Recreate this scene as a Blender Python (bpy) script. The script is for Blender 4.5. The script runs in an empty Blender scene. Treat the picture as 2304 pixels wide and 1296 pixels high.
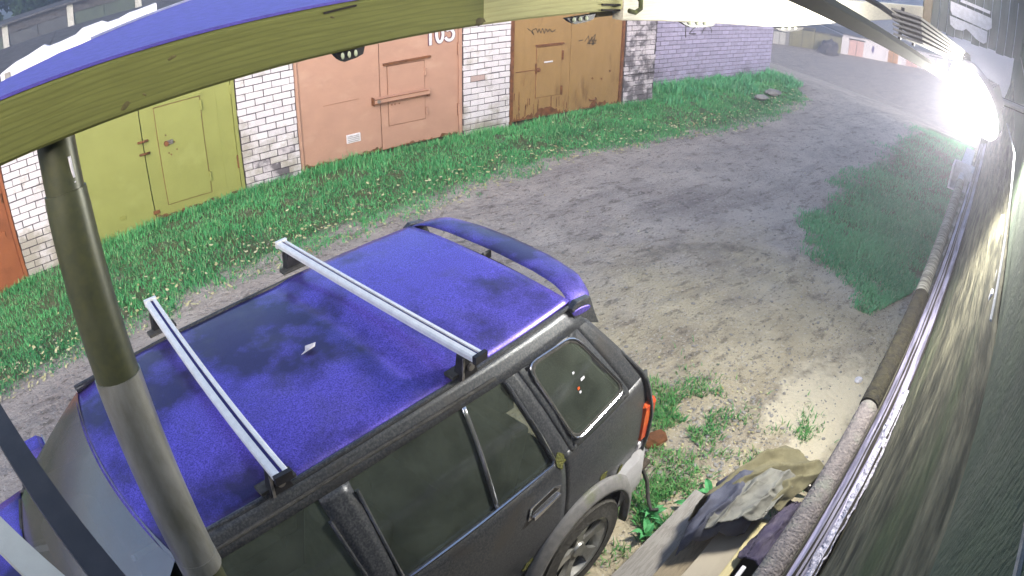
import bpy, bmesh, math, random
import numpy as np
from mathutils import Vector, Matrix, noise as mnoise

random.seed(7)
rng = np.random.default_rng(7)
scn = bpy.context.scene
col = scn.collection

# ------------------------------------------------------------------ camera
# a wide-angle surveillance lens: theta = rho + k rho^3 (barrel distortion)
CAM_H = 3.511
cam_d = bpy.data.cameras.new('camera')
cam = bpy.data.objects.new('camera', cam_d)
col.objects.link(cam)
scn.camera = cam
yaw, pitch, roll = -0.632, 0.548, 0.022
cy, sy, cp, sp = math.cos(yaw), math.sin(yaw), math.cos(pitch), math.sin(pitch)
fwd = Vector((-sy*cp, cy*cp, -sp)); rgt = Vector((cy, sy, 0)); upv = rgt.cross(fwd)
r2 = math.cos(roll)*rgt + math.sin(roll)*upv
u2 = -math.sin(roll)*rgt + math.cos(roll)*upv
m = Matrix((r2, u2, -fwd)).transposed().to_4x4()
m.translation = Vector((0, 0, CAM_H))
cam.matrix_world = m
cam_d.type = 'PANO'
cam_d.sensor_fit = 'HORIZONTAL'
cam_d.sensor_width = 36.0
cam_d.sensor_height = 20.25
cam_d.clip_start = 0.02
cam_d.clip_end = 1000.0
FMM = 1571.0 * 36.0 / 2304.0
for tgt in (cam_d, getattr(cam_d, 'cycles', None)):
    try:
        tgt.panorama_type = 'FISHEYE_LENS_POLYNOMIAL'
        tgt.fisheye_fov = math.radians(170)
        tgt.fisheye_polynomial_k0 = 0.0
        tgt.fisheye_polynomial_k1 = -1.0/FMM
        tgt.fisheye_polynomial_k2 = 0.0
        tgt.fisheye_polynomial_k3 = -0.113/FMM**3
        tgt.fisheye_polynomial_k4 = 0.0
    except Exception:
        pass

# ------------------------------------------------------------------ light
SUN_EL, SUN_AZ = math.radians(24), math.radians(212)      # azimuth: 0 = +Y, clockwise
world = bpy.data.worlds.new('World'); scn.world = world
world.use_nodes = True
wn = world.node_tree.nodes; wl = world.node_tree.links
wn.clear()
wo = wn.new('ShaderNodeOutputWorld'); wb = wn.new('ShaderNodeBackground'); ws = wn.new('ShaderNodeTexSky')
ws.sky_type = 'NISHITA'; ws.sun_disc = False
ws.sun_elevation = SUN_EL; ws.sun_rotation = SUN_AZ
ws.air_density = 1.0; ws.dust_density = 3.0; ws.ozone_density = 2.5
wb.inputs['Strength'].default_value = 0.13
wl.new(ws.outputs[0], wb.inputs['Color']); wl.new(wb.outputs[0], wo.inputs['Surface'])

sd = bpy.data.lights.new('sun', 'SUN'); sun = bpy.data.objects.new('sun', sd); col.objects.link(sun)
sd.energy = 1.2; sd.angle = math.radians(50); sd.color = (1.0, 0.93, 0.86)
sdir = Vector((math.sin(SUN_AZ)*math.cos(SUN_EL), math.cos(SUN_AZ)*math.cos(SUN_EL), math.sin(SUN_EL)))
sun.rotation_euler = (-sdir).to_track_quat('-Z', 'Y').to_euler()
sun.location = (0, 0, 30)

scn.view_settings.view_transform = 'Standard'
scn.view_settings.look = 'None'
scn.view_settings.gamma = 1.0
scn.view_settings.exposure = 1.55
scn.view_settings.use_curve_mapping = False
scn.cycles.use_denoising = True
scn.cycles.use_adaptive_sampling = True
scn.cycles.adaptive_threshold = 0.025
scn.cycles.max_bounces = 4
scn.cycles.diffuse_bounces = 2
scn.cycles.glossy_bounces = 2
scn.cycles.transparent_max_bounces = 6
scn.cycles.sample_clamp_indirect = 6.0

# ------------------------------------------------------------------ frames
A = math.radians(12.3)          # our own building, lean-to and car run 12.3 degrees off the far garage row
CA, SA = math.cos(A), math.sin(A)
def LW(u, w, z=0.0):
    return Vector((u*CA - w*SA, u*SA + w*CA, z))

# ------------------------------------------------------------------ materials
MATS = {}
def nd(nt, t, **kw):
    n = nt.nodes.new(t)
    for k, v in kw.items():
        setattr(n, k, v)
    return n
def pm(name, c1, c2=None, scale=6.0, detail=6.0, lo=0.38, hi=0.62, rough=0.8, metal=0.0, bump=0.0, bscale=60.0,
       stretch=(1, 1, 1), coord='Object', rnd=0.0, spec=0.3, c3=None, s3=1.5, lo3=0.55, hi3=0.7, emit=0.0, rough2=None, hue=0.0):
    """procedural principled material: c1/c2 mixed by noise, c3 as larger blotches, optional per-object variation"""
    if name in MATS:
        return MATS[name]
    mt = bpy.data.materials.new(name); mt.use_nodes = True
    nt = mt.node_tree; b = nt.nodes['Principled BSDF']
    b.inputs['Roughness'].default_value = rough
    b.inputs['Metallic'].default_value = metal
    b.inputs['Specular IOR Level'].default_value = spec
    tc = nd(nt, 'ShaderNodeTexCoord'); mp = nd(nt, 'ShaderNodeMapping')
    mp.inputs['Scale'].default_value = stretch
    nt.links.new(tc.outputs[coord], mp.inputs['Vector'])
    vec = mp.outputs[0]
    oi = None
    if rnd or coord == 'Object':
        oi = nd(nt, 'ShaderNodeObjectInfo')
        ad = nd(nt, 'ShaderNodeVectorMath', operation='ADD')
        ml = nd(nt, 'ShaderNodeMath', operation='MULTIPLY'); ml.inputs[1].default_value = 37.0
        nt.links.new(oi.outputs['Random'], ml.inputs[0])
        nt.links.new(vec, ad.inputs[0]); nt.links.new(ml.outputs[0], ad.inputs[1])
        vec = ad.outputs[0]
    def mask(s, a, z, d=detail):
        n = nd(nt, 'ShaderNodeTexNoise'); n.inputs['Scale'].default_value = s; n.inputs['Detail'].default_value = d
        n.inputs['Roughness'].default_value = 0.6
        nt.links.new(vec, n.inputs['Vector'])
        r = nd(nt, 'ShaderNodeMapRange'); r.inputs['From Min'].default_value = a; r.inputs['From Max'].default_value = z
        nt.links.new(n.outputs['Fac'], r.inputs['Value'])
        return r.outputs[0]
    def mix(f, a, bb):
        mx = nd(nt, 'ShaderNodeMix', data_type='RGBA')
        nt.links.new(f, mx.inputs['Factor'])
        for sck, v in ((mx.inputs[6], a), (mx.inputs[7], bb)):
            if isinstance(v, tuple):
                sck.default_value = (*v, 1)
            else:
                nt.links.new(v, sck)
        return mx.outputs[2]
    cur = c1
    if c2 is not None:
        cur = mix(mask(scale, lo, hi), c1, c2)
    if c3 is not None:
        cur = mix(mask(s3, lo3, hi3), cur, c3)
    if rnd or hue:
        hs = nd(nt, 'ShaderNodeHueSaturation')
        mr = nd(nt, 'ShaderNodeMapRange'); mr.inputs['To Min'].default_value = 1-rnd; mr.inputs['To Max'].default_value = 1+rnd
        nt.links.new(oi.outputs['Random'], mr.inputs['Value']); nt.links.new(mr.outputs[0], hs.inputs['Value'])
        if isinstance(cur, tuple):
            hs.inputs['Color'].default_value = (*cur, 1)
        else:
            nt.links.new(cur, hs.inputs['Color'])
        cur = hs.outputs[0]
    if isinstance(cur, tuple):
        b.inputs['Base Color'].default_value = (*cur, 1)
    else:
        nt.links.new(cur, b.inputs['Base Color'])
    if rough2 is not None:
        mr = nd(nt, 'ShaderNodeMapRange'); mr.inputs['To Min'].default_value = rough; mr.inputs['To Max'].default_value = rough2
        nt.links.new(mask(scale*0.7, 0.35, 0.65), mr.inputs['Value']); nt.links.new(mr.outputs[0], b.inputs['Roughness'])
    if bump:
        n = nd(nt, 'ShaderNodeTexNoise'); n.inputs['Scale'].default_value = bscale; n.inputs['Detail'].default_value = 4
        nt.links.new(vec, n.inputs['Vector'])
        bp = nd(nt, 'ShaderNodeBump'); bp.inputs['Strength'].default_value = min(1.0, bump); bp.inputs['Distance'].default_value = 0.02
        nt.links.new(n.outputs['Fac'], bp.inputs['Height']); nt.links.new(bp.outputs[0], b.inputs['Normal'])
    if emit:
        b.inputs['Emission Color'].default_value = (*c1, 1); b.inputs['Emission Strength'].default_value = emit
    MATS[name] = mt
    return mt

def glass(name, tint=(0.25, 0.3, 0.28), gloss=0.18, rough=0.03, dust=0.0, dustc=(0.10, 0.125, 0.10)):
    """tinted pane: transparent + Fresnel gloss, under an uneven film of dust"""
    mt = bpy.data.materials.new(name); mt.use_nodes = True
    nt = mt.node_tree; nt.nodes.clear()
    o = nd(nt, 'ShaderNodeOutputMaterial'); t = nd(nt, 'ShaderNodeBsdfTransparent'); g = nd(nt, 'ShaderNodeBsdfGlossy')
    mx = nd(nt, 'ShaderNodeMixShader'); lw = nd(nt, 'ShaderNodeFresnel'); lw.inputs['IOR'].default_value = 1.5
    ad = nd(nt, 'ShaderNodeMath', operation='ADD'); ad.inputs[1].default_value = gloss
    t.inputs['Color'].default_value = (*tint, 1); g.inputs['Roughness'].default_value = rough
    nt.links.new(lw.outputs[0], ad.inputs[0]); nt.links.new(ad.outputs[0], mx.inputs['Fac'])
    nt.links.new(t.outputs[0], mx.inputs[1]); nt.links.new(g.outputs[0], mx.inputs[2])
    out = mx.outputs[0]
    if dust:
        d = nd(nt, 'ShaderNodeBsdfDiffuse'); d.inputs['Color'].default_value = (*dustc, 1)
        gg = nd(nt, 'ShaderNodeNewGeometry'); n = nd(nt, 'ShaderNodeTexNoise'); n.inputs['Scale'].default_value = 6; n.inputs['Detail'].default_value = 5
        nt.links.new(gg.outputs['Position'], n.inputs['Vector'])
        r = nd(nt, 'ShaderNodeMapRange'); r.inputs['From Min'].default_value = 0.3; r.inputs['From Max'].default_value = 0.7
        r.inputs['To Min'].default_value = dust*0.6; r.inputs['To Max'].default_value = dust*1.25
        nt.links.new(n.outputs['Fac'], r.inputs['Value'])
        m2 = nd(nt, 'ShaderNodeMixShader'); nt.links.new(r.outputs[0], m2.inputs['Fac']); nt.links.new(out, m2.inputs[1]); nt.links.new(d.outputs[0], m2.inputs[2])
        out = m2.outputs[0]
    nt.links.new(out, o.inputs['Surface'])
    MATS[name] = mt
    return mt

# ------------------------------------------------------------------ object helpers
OFF = {}      # object -> (offset, frame)
def setp(o, label=None, cat=None, group=None, kind=None):
    if label: o['label'] = label
    if cat: o['category'] = cat
    if group: o['group'] = group
    if kind: o['kind'] = kind
    return o
def thing(name, label, cat, base=(0, 0, 0), frame='W', group=None):
    o = bpy.data.objects.new(name, None); col.objects.link(o)
    o.empty_display_size = 0.2
    place(o, base, frame)
    setp(o, label, cat, group)
    return o
def place(o, base, frame):
    if frame == 'L':
        o.location = LW(*base); o.rotation_euler = (0, 0, A)
    else:
        o.location = base
    OFF[o.name] = (Vector(base), frame)

class MB:
    def __init__(s):
        s.v = []; s.f = []
    def add(s, vs, fs):
        n = len(s.v)
        s.v += [tuple(v) for v in vs]; s.f += [tuple(i+n for i in f) for f in fs]
        return s
    def box(s, x0, x1, y0, y1, z0, z1):
        vs = [(x, y, z) for x in (x0, x1) for y in (y0, y1) for z in (z0, z1)]
        return s.add(vs, [(0, 1, 3, 2), (4, 6, 7, 5), (0, 4, 5, 1), (2, 3, 7, 6), (0, 2, 6, 4), (1, 5, 7, 3)])
    def cbox(s, x0, x1, y0, y1, z0, z1, c=0.01):
        """box with chamfered edges"""
        bm = bmesh.new()
        bmesh.ops.create_cube(bm, size=1.0)
        for v in bm.verts:
            v.co = Vector(((x0+x1)/2 + v.co.x*(x1-x0), (y0+y1)/2 + v.co.y*(y1-y0), (z0+z1)/2 + v.co.z*(z1-z0)))
        bmesh.ops.bevel(bm, geom=list(bm.edges), offset=c, segments=1, affect='EDGES')
        return s.bm(bm)
    def bm(s, bm, mat=None):
        bm.verts.index_update()
        vs = [(mat @ v.co) if mat else v.co.copy() for v in bm.verts]
        fs = [[v.index for v in f.verts] for f in bm.faces]
        bm.free()
        return s.add(vs, fs)
    def bar(s, p, q, a, b, up=(0, 0, 1)):
        """rectangular bar from p to q, a wide (sideways), b high"""
        p, q = Vector(p), Vector(q); d = (q-p).normalized()
        sd_ = d.cross(Vector(up)).normalized(); u_ = sd_.cross(d)
        vs = []
        for e in (p, q):
            for i, j in ((-1, -1), (1, -1), (1, 1), (-1, 1)):
                vs.append(e + sd_*(i*a/2) + u_*(j*b/2))
        return s.add(vs, [(3, 2, 1, 0), (4, 5, 6, 7), (0, 1, 5, 4), (1, 2, 6, 5), (2, 3, 7, 6), (3, 0, 4, 7)])
    def tube(s, pts, r, n=10, cap=True):
        pts = [Vector(p) for p in pts]; rs = r if isinstance(r, (list, tuple)) else [r]*len(pts)
        vs = []; prev = None
        for i, p in enumerate(pts):
            d = (pts[min(i+1, len(pts)-1)] - pts[max(i-1, 0)]).normalized()
            if prev is None:
                ref = Vector((0, 0, 1)) if abs(d.z) < 0.9 else Vector((1, 0, 0))
                a = d.cross(ref).normalized()
            else:
                a = (prev - d*prev.dot(d)).normalized()
            prev = a; b = d.cross(a)
            for k in range(n):
                t = 2*math.pi*k/n
                vs.append(p + (a*math.cos(t) + b*math.sin(t))*rs[i])
        fs = []
        for i in range(len(pts)-1):
            for k in range(n):
                fs.append((i*n+k, i*n+(k+1) % n, (i+1)*n+(k+1) % n, (i+1)*n+k))
        if cap:
            fs.append(tuple(range(n))[::-1]); fs.append(tuple((len(pts)-1)*n+k for k in range(n)))
        return s.add(vs, fs)
    def grid(s, fn, nu, nv, flip=False):
        """fn(a, b) for a, b in 0..1"""
        vs = [fn(i/nu, j/nv) for i in range(nu+1) for j in range(nv+1)]
        fs = []
        for i in range(nu):
            for j in range(nv):
                q = (i*(nv+1)+j, (i+1)*(nv+1)+j, (i+1)*(nv+1)+j+1, i*(nv+1)+j+1)
                fs.append(q[::-1] if flip else q)
        return s.add(vs, fs)
    def prism(s, poly, fn, d0, d1):
        """polygon of 2-D points, fn(a, b, d) -> 3-D; extruded d0..d1"""
        n = len(poly)
        vs = [fn(a, b, d0) for a, b in poly] + [fn(a, b, d1) for a, b in poly]
        fs = [tuple(range(n))[::-1], tuple(range(n, 2*n))] + [(i, (i+1) % n, (i+1) % n+n, i+n) for i in range(n)]
        return s.add(vs, fs)
    def mesh(s, name, off=Vector((0, 0, 0))):
        me = bpy.data.meshes.new(name)
        me.from_pydata([tuple(Vector(v)-off) for v in s.v], [], s.f)
        me.update()
        bm = bmesh.new(); bm.from_mesh(me); bmesh.ops.recalc_face_normals(bm, faces=bm.faces); bm.to_mesh(me); bm.free()
        return me
    def build(s, name, mat, parent=None, smooth=False, base=None, frame='W', label=None, cat=None, group=None, kind=None, thick=None, bevel=None, ang=40):
        if parent is not None:
            off, fr = OFF[parent.name]
            me = s.mesh(name, off)
            o = bpy.data.objects.new(name, me); col.objects.link(o); o.parent = parent
            OFF[o.name] = (off, fr)
        else:
            if base is None:
                if s.v:
                    xs = np.array([tuple(v) for v in s.v]); base = ((xs[:, 0].min()+xs[:, 0].max())/2, (xs[:, 1].min()+xs[:, 1].max())/2, xs[:, 2].min())
                else:
                    base = (0, 0, 0)
            base = tuple(float(c) for c in base)
            me = s.mesh(name, Vector(base))
            o = bpy.data.objects.new(name, me); col.objects.link(o)
            place(o, base, frame)
        me.materials.append(mat)
        if smooth:
            me.polygons.foreach_set('use_smooth', [True]*len(me.polygons))
            try:
                me.set_sharp_from_angle(angle=math.radians(ang))
            except Exception:
                pass
        if thick:
            md = o.modifiers.new('thickness', 'SOLIDIFY'); md.thickness = thick; md.offset = -1
        if bevel:
            md = o.modifiers.new('bevel', 'BEVEL'); md.width = bevel; md.segments = 2; md.limit_method = 'ANGLE'
        setp(o, label, cat, group, kind)
        return o

def inst(name, me, parent, loc, rot=(0, 0, 0), scale=(1, 1, 1)):
    """object sharing mesh data; loc in the frame of its parent"""
    o = bpy.data.objects.new(name, me); col.objects.link(o)
    off, fr = OFF[parent.name]
    o.parent = parent; o.location = Vector(loc)-off; o.rotation_euler = rot; o.scale = scale
    return o
def fbm(x, y, s, seed=0.0, o=4):
    return mnoise.fractal(Vector((x*s+seed, y*s-seed, seed*1.7)), 0.9, 2.1, o)

# ------------------------------------------------------------------ ground
def ground_z(x, y):
    d = max(0.0, x-15.0)
    t = min(1.0, d/34.0)
    z = -7.02*(t*t*(3-2*t)*0.35 + t*0.65)
    if x < 1.9:
        k = min(1.0, max(0.0, (y-4.6)/3.4)); k = k*k*(3-2*k)
        z += k*float(np.interp(x, [-6, -2.1, -1.44, -0.3, 0.55, 1.9], [-0.6, -0.36, -0.26, -0.16, -0.07, 0.0]))
    return z

def ground_material():
    mt = bpy.data.materials.new('packed_earth'); mt.use_nodes = True
    nt = mt.node_tree; b = nt.nodes['Principled BSDF']; L = nt.links
    b.inputs['Roughness'].default_value = 0.92; b.inputs['Specular IOR Level'].default_value = 0.2
    g = nd(nt, 'ShaderNodeNewGeometry')
    def noise(s, d=3, dist=0.0, st=None):
        n = nd(nt, 'ShaderNodeTexNoise'); n.inputs['Scale'].default_value = s; n.inputs['Detail'].default_value = d
        n.inputs['Roughness'].default_value = 0.65; n.inputs['Distortion'].default_value = dist
        src = g.outputs['Position']
        if st:
            mp = nd(nt, 'ShaderNodeMapping'); mp.inputs['Scale'].default_value = st; mp.inputs['Rotation'].default_value = (0, 0, -0.1)
            L.new(src, mp.inputs['Vector']); src = mp.outputs[0]
        L.new(src, n.inputs['Vector'])
        return n.outputs['Fac']
    def rng_(v, a, z, t0=0.0, t1=1.0):
        r = nd(nt, 'ShaderNodeMapRange'); r.inputs['From Min'].default_value = a; r.inputs['From Max'].default_value = z
        r.inputs['To Min'].default_value = t0; r.inputs['To Max'].default_value = t1
        L.new(v, r.inputs['Value']); return r.outputs[0]
    def mul(a, bb):
        n = nd(nt, 'ShaderNodeMath', operation='MULTIPLY')
        for i, v in enumerate((a, bb)):
            if isinstance(v, float): n.inputs[i].default_value = v
            else: L.new(v, n.inputs[i])
        return n.outputs[0]
    def mix(f, a, c):
        n = nd(nt, 'ShaderNodeMix', data_type='RGBA'); L.new(f, n.inputs['Factor'])
        for sck, v in ((n.inputs[6], a), (n.inputs[7], c)):
            if isinstance(v, tuple): sck.default_value = (*v, 1)
            else: L.new(v, sck)
        return n.outputs[2]
    def dist(px, py, sx=1.0, sy_=1.0):
        v = nd(nt, 'ShaderNodeVectorMath', operation='SUBTRACT'); v.inputs[1].default_value = (px, py, 0); L.new(g.outputs['Position'], v.inputs[0])
        v2 = nd(nt, 'ShaderNodeVectorMath', operation='MULTIPLY'); v2.inputs[1].default_value = (1/sx, 1/sy_, 0); L.new(v.outputs[0], v2.inputs[0])
        l = nd(nt, 'ShaderNodeVectorMath', operation='LENGTH'); L.new(v2.outputs[0], l.inputs[0])
        return l.outputs['Value']
    grey = mix(rng_(noise(1.3), 0.35, 0.65), (0.36, 0.31, 0.27), (0.49, 0.43, 0.37))
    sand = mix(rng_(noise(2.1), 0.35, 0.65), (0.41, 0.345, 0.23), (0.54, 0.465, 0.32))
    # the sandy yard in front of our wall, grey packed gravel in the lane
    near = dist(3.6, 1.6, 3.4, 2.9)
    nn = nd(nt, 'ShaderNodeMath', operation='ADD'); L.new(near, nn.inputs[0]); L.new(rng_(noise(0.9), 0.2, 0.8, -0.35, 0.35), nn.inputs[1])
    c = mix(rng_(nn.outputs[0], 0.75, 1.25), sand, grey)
    # dark trodden strips along the lane and dirt flecks
    c = mix(mul(rng_(noise(1.0, 5, 0.8, (0.35, 1.6, 1)), 0.50, 0.64), 0.48), c, (0.16, 0.138, 0.13))
    c = mix(mul(rng_(noise(7.0, 6, 0.4, (0.6, 1.3, 1)), 0.55, 0.64), 0.62), c, (0.12, 0.098, 0.072))
    c = mix(mul(rng_(noise(34.0, 4), 0.58, 0.64), 0.65), c, (0.58, 0.54, 0.48))
    c = mix(mul(rng_(noise(22.0, 5, 0.0, (0.7, 1.2, 1)), 0.59, 0.65), 0.75), c, (0.085, 0.07, 0.055))
    # paler blots by the wall
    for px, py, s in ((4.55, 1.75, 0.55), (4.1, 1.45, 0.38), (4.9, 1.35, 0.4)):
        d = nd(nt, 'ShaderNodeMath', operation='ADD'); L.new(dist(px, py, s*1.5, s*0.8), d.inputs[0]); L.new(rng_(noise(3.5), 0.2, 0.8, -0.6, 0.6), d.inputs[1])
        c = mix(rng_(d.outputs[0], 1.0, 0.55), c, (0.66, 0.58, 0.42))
    # one curved tyre track left by a turning car
    for rad in (1.12,):
        a = nd(nt, 'ShaderNodeMath', operation='SUBTRACT'); L.new(dist(5.15, 3.22), a.inputs[0]); a.inputs[1].default_value = rad
        ab = nd(nt, 'ShaderNodeMath', operation='ABSOLUTE'); L.new(a.outputs[0], ab.inputs[0])
        sx = nd(nt, 'ShaderNodeSeparateXYZ'); L.new(g.outputs['Position'], sx.inputs[0])
        f = mul(mul(rng_(ab.outputs[0], 0.12, 0.06), mul(rng_(sx.outputs[1], 3.35, 3.8), rng_(sx.outputs[0], 4.4, 5.2))), rng_(noise(6.0), 0.36, 0.6, 0.1, 0.6))
        c = mix(f, c, (0.13, 0.115, 0.09))
    ta = nd(nt, 'ShaderNodeAttribute', attribute_name='turf')
    tm = nd(nt, 'ShaderNodeMath', operation='ADD'); L.new(ta.outputs['Fac'], tm.inputs[0]); L.new(rng_(noise(2.6), 0.2, 0.8, -0.45, 0.25), tm.inputs[1])
    c = mix(mul(rng_(tm.outputs[0], 0.35, 0.85), 0.9), c, mix(rng_(noise(7.0), 0.35, 0.65), (0.05, 0.10, 0.03), (0.11, 0.12, 0.05)))
    L.new(c, b.inputs['Base Color'])
    bp = nd(nt, 'ShaderNodeBump'); bp.inputs['Strength'].default_value = 0.8; bp.inputs['Distance'].default_value = 0.03
    ad = nd(nt, 'ShaderNodeMath', operation='ADD'); L.new(noise(30.0, 3), ad.inputs[0]); L.new(mul(noise(5.0, 3), 2.0), ad.inputs[1])
    L.new(ad.outputs[0], bp.inputs['Height']); L.new(bp.outputs[0], b.inputs['Normal'])
    return mt

xs = np.concatenate([np.linspace(-150, -20, 10), np.linspace(-18, -4, 12), np.arange(-3, 16, 0.14), np.linspace(16, 60, 40), np.linspace(64, 260, 16)])
ys = np.concatenate([np.linspace(-120, -6, 10), np.linspace(-4, -0.2, 6), np.arange(0, 9.2, 0.14), np.linspace(9.6, 45, 24), np.linspace(50, 200, 10)])
vv = []
for x in xs:
    for y in ys:
        z = ground_z(x, y)
        if -6 < x < 16.5 and -0.5 < y < 9.4:
            z += 0.035*fbm(x, y, 0.7) + 0.014*fbm(x, y, 2.6, 5.0)
        vv.append((x, y, z))
ny = len(ys)
gf = [(i*ny+j, (i+1)*ny+j, (i+1)*ny+j+1, i*ny+j+1) for i in range(len(xs)-1) for j in range(ny-1)]
gm = MB().add(vv, gf)
gob = gm.build('ground', ground_material(), base=(0, 0, 0), smooth=True, kind='structure', ang=180)
VEX = [-9, -1.7, -0.4, 1.5, 3.3, 5.6, 8.2, 10.5, 13.4, 14.6, 15.5]
VEY = [5.3, 5.93, 6.24, 6.55, 6.76, 7.1, 7.05, 6.9, 7.5, 8.5, 9.4]
def yard(x, y):
    u, w = x*CA+y*SA, -x*SA+y*CA
    if not (7.0 < u < 18 and 0.2 < w < 3): return 0.0
    lim = float(np.interp(u, [6.1, 6.8, 7.6, 9, 12, 17], [0.75, 1.25, 2.15, 2.55, 2.4, 2.2]))
    return max(0.0, min(1.0, 0.25+(lim-w-0.1)/0.8))*min(1.0, (u-7.0)/0.8)
at_ = gob.data.attributes.new('turf', 'FLOAT', 'POINT')
at_.data.foreach_set('value', [max(0.0, min(1.0, 0.5+(y-float(np.interp(x, VEX, VEY))-0.1)/0.5)) if x < 15.5 and y > 4.9 else yard(x, y) for x, y, z in vv])

# ------------------------------------------------------------------ brick helpers
def brick_mesh(name, l, h, d, seed, chip=0.006):
    bm = bmesh.new(); bmesh.ops.create_cube(bm, size=1.0)
    r = random.Random(seed)
    for v in bm.verts:
        v.co = Vector((v.co.x*l, v.co.y*d, v.co.z*h))
    bmesh.ops.bevel(bm, geom=list(bm.edges), offset=0.005, segments=1, affect='EDGES')
    for v in bm.verts:
        v.co += Vector((r.uniform(-1, 1)*chip*0.7, r.uniform(-1, 1)*chip*0.5, r.uniform(-1, 1)*chip*0.6))
    me = bpy.data.meshes.new(name); bm.to_mesh(me); bm.free()
    return me

def brick_material(name, c1, c2, dirt, zlo, zhi, lo=0.5, hi=0.62, amt=1.0, dscale=2.2, rnd=0.07):
    """light silicate brick with soot and mortar smears that thicken towards zlo"""
    mt = bpy.data.materials.new(name); mt.use_nodes = True
    nt = mt.node_tree; b = nt.nodes['Principled BSDF']; L = nt.links
    b.inputs['Roughness'].default_value = 0.9; b.inputs['Specular IOR Level'].default_value = 0.2
    g = nd(nt, 'ShaderNodeNewGeometry'); oi = nd(nt, 'ShaderNodeObjectInfo')
    def noise(s, d=5):
        n = nd(nt, 'ShaderNodeTexNoise'); n.inputs['Scale'].default_value = s; n.inputs['Detail'].default_value = d; n.inputs['Roughness'].default_value = 0.65
        L.new(g.outputs['Position'], n.inputs['Vector']); return n.outputs['Fac']
    def rg(v, a, z, t0=0.0, t1=1.0):
        r = nd(nt, 'ShaderNodeMapRange'); r.inputs['From Min'].default_value = a; r.inputs['From Max'].default_value = z
        r.inputs['To Min'].default_value = t0; r.inputs['To Max'].default_value = t1; L.new(v, r.inputs['Value']); return r.outputs[0]
    def mix(f, a, c):
        n = nd(nt, 'ShaderNodeMix', data_type='RGBA'); L.new(f, n.inputs['Factor'])
        for sck, v in ((n.inputs[6], a), (n.inputs[7], c)):
            if isinstance(v, tuple): sck.default_value = (*v, 1)
            else: L.new(v, sck)
        return n.outputs[2]
    c = mix(rg(noise(7.0), 0.35, 0.7), c1, c2)
    sx = nd(nt, 'ShaderNodeSeparateXYZ'); L.new(g.outputs['Position'], sx.inputs[0])
    a = nd(nt, 'ShaderNodeMath', operation='ADD'); L.new(noise(dscale), a.inputs[0]); L.new(rg(sx.outputs[2], zlo, zhi, 0.22*amt, 0.0), a.inputs[1])
    c = mix(rg(a.outputs[0], lo, hi, 0.0, 0.85), c, dirt)
    hs = nd(nt, 'ShaderNodeHueSaturation'); L.new(c, hs.inputs['Color']); L.new(rg(oi.outputs['Random'], 0, 1, 1-rnd, 1+rnd), hs.inputs['Value'])
    L.new(hs.outputs[0], b.inputs['Base Color'])
    bp = nd(nt, 'ShaderNodeBump'); bp.inputs['Strength'].default_value = 0.5; bp.inputs['Distance'].default_value = 0.006
    L.new(noise(90.0, 3), bp.inputs['Height']); L.new(bp.outputs[0], b.inputs['Normal'])
    MATS[name] = mt
    return mt

BR_WHITE = brick_material('white_silicate_brick', (0.72, 0.68, 0.70), (0.62, 0.58, 0.61), (0.33, 0.30, 0.24), 0.0, 0.75, 0.56, 0.72)
BR_SOOT = brick_material('sooty_white_brick', (0.60, 0.55, 0.57), (0.50, 0.46, 0.49), (0.10, 0.09, 0.10), 0.2, 2.6, 0.49, 0.6, amt=0.3, dscale=3.2, rnd=0.16)
BR_SKY_LILAC = brick_material('lilac_white_brick', (0.43, 0.39, 0.53), (0.36, 0.33, 0.455), (0.24, 0.21, 0.27), 0.0, 0.6, 0.6, 0.8, rnd=0.1)  # white brick; the lilac of sky-only light is put into its colour
BR_PINK = brick_material('pink_brick', (0.50, 0.36, 0.33), (0.42, 0.32, 0.29), (0.3, 0.25, 0.2), 0.0, 0.6, 0.6, 0.8)
MORTAR = pm('dark_mortar', (0.055, 0.05, 0.055), (0.10, 0.09, 0.095), scale=20, rough=0.95, bump=0.5)
BH, BP, BL = 0.086, 0.098, 0.250
BRLIB = {}
def get_brick(l, mat, k):
    key = (round(l, 2), mat.name, k)
    if key not in BRLIB:
        me = brick_mesh('brick', l, BH, 0.06, hash(key) & 0xffff, chip=0.0035)
        me.materials.append(mat); BRLIB[key] = me
    return BRLIB[key]
def lay_bricks(parent, x0, x1, z0, nrow, yface, mat, rnd, pick=None, skip=None, lens=(0.25,), frame_y=True, special=None):
    """courses of single bricks on a mortar core; yface = plane of the brick fronts"""
    n = 0
    for k in range(nrow):
        z = z0 + k*BP + BH/2
        off = (0.13 if k % 2 else 0.0) + rnd.uniform(-0.012, 0.012)
        x = x0 - off + 0.005
        while x < x1-0.01:
            L0 = rnd.choice(lens)
            a, b = max(x, x0+0.004), min(x+L0, x1-0.004)
            x += L0 + 0.0115
            if b-a < 0.03: continue
            if skip and skip((a+b)/2, k): continue
            l = round((b-a)/0.02)*0.02 if (b-a) < L0-0.005 else L0
            l = max(0.03, min(l, b-a+0.008))
            mt = mat
            if special:
                mt = special((a+b)/2, k) or mat
            me = get_brick(l, mt, rnd.randrange(4))
            inst('brick', me, parent, ((a+b)/2, yface+0.03+rnd.uniform(-0.003, 0.004), z+rnd.uniform(-0.003, 0.003)),
                 (0, rnd.uniform(-0.008, 0.008), rnd.uniform(-0.012, 0.012)))
            n += 1
    return n

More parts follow.
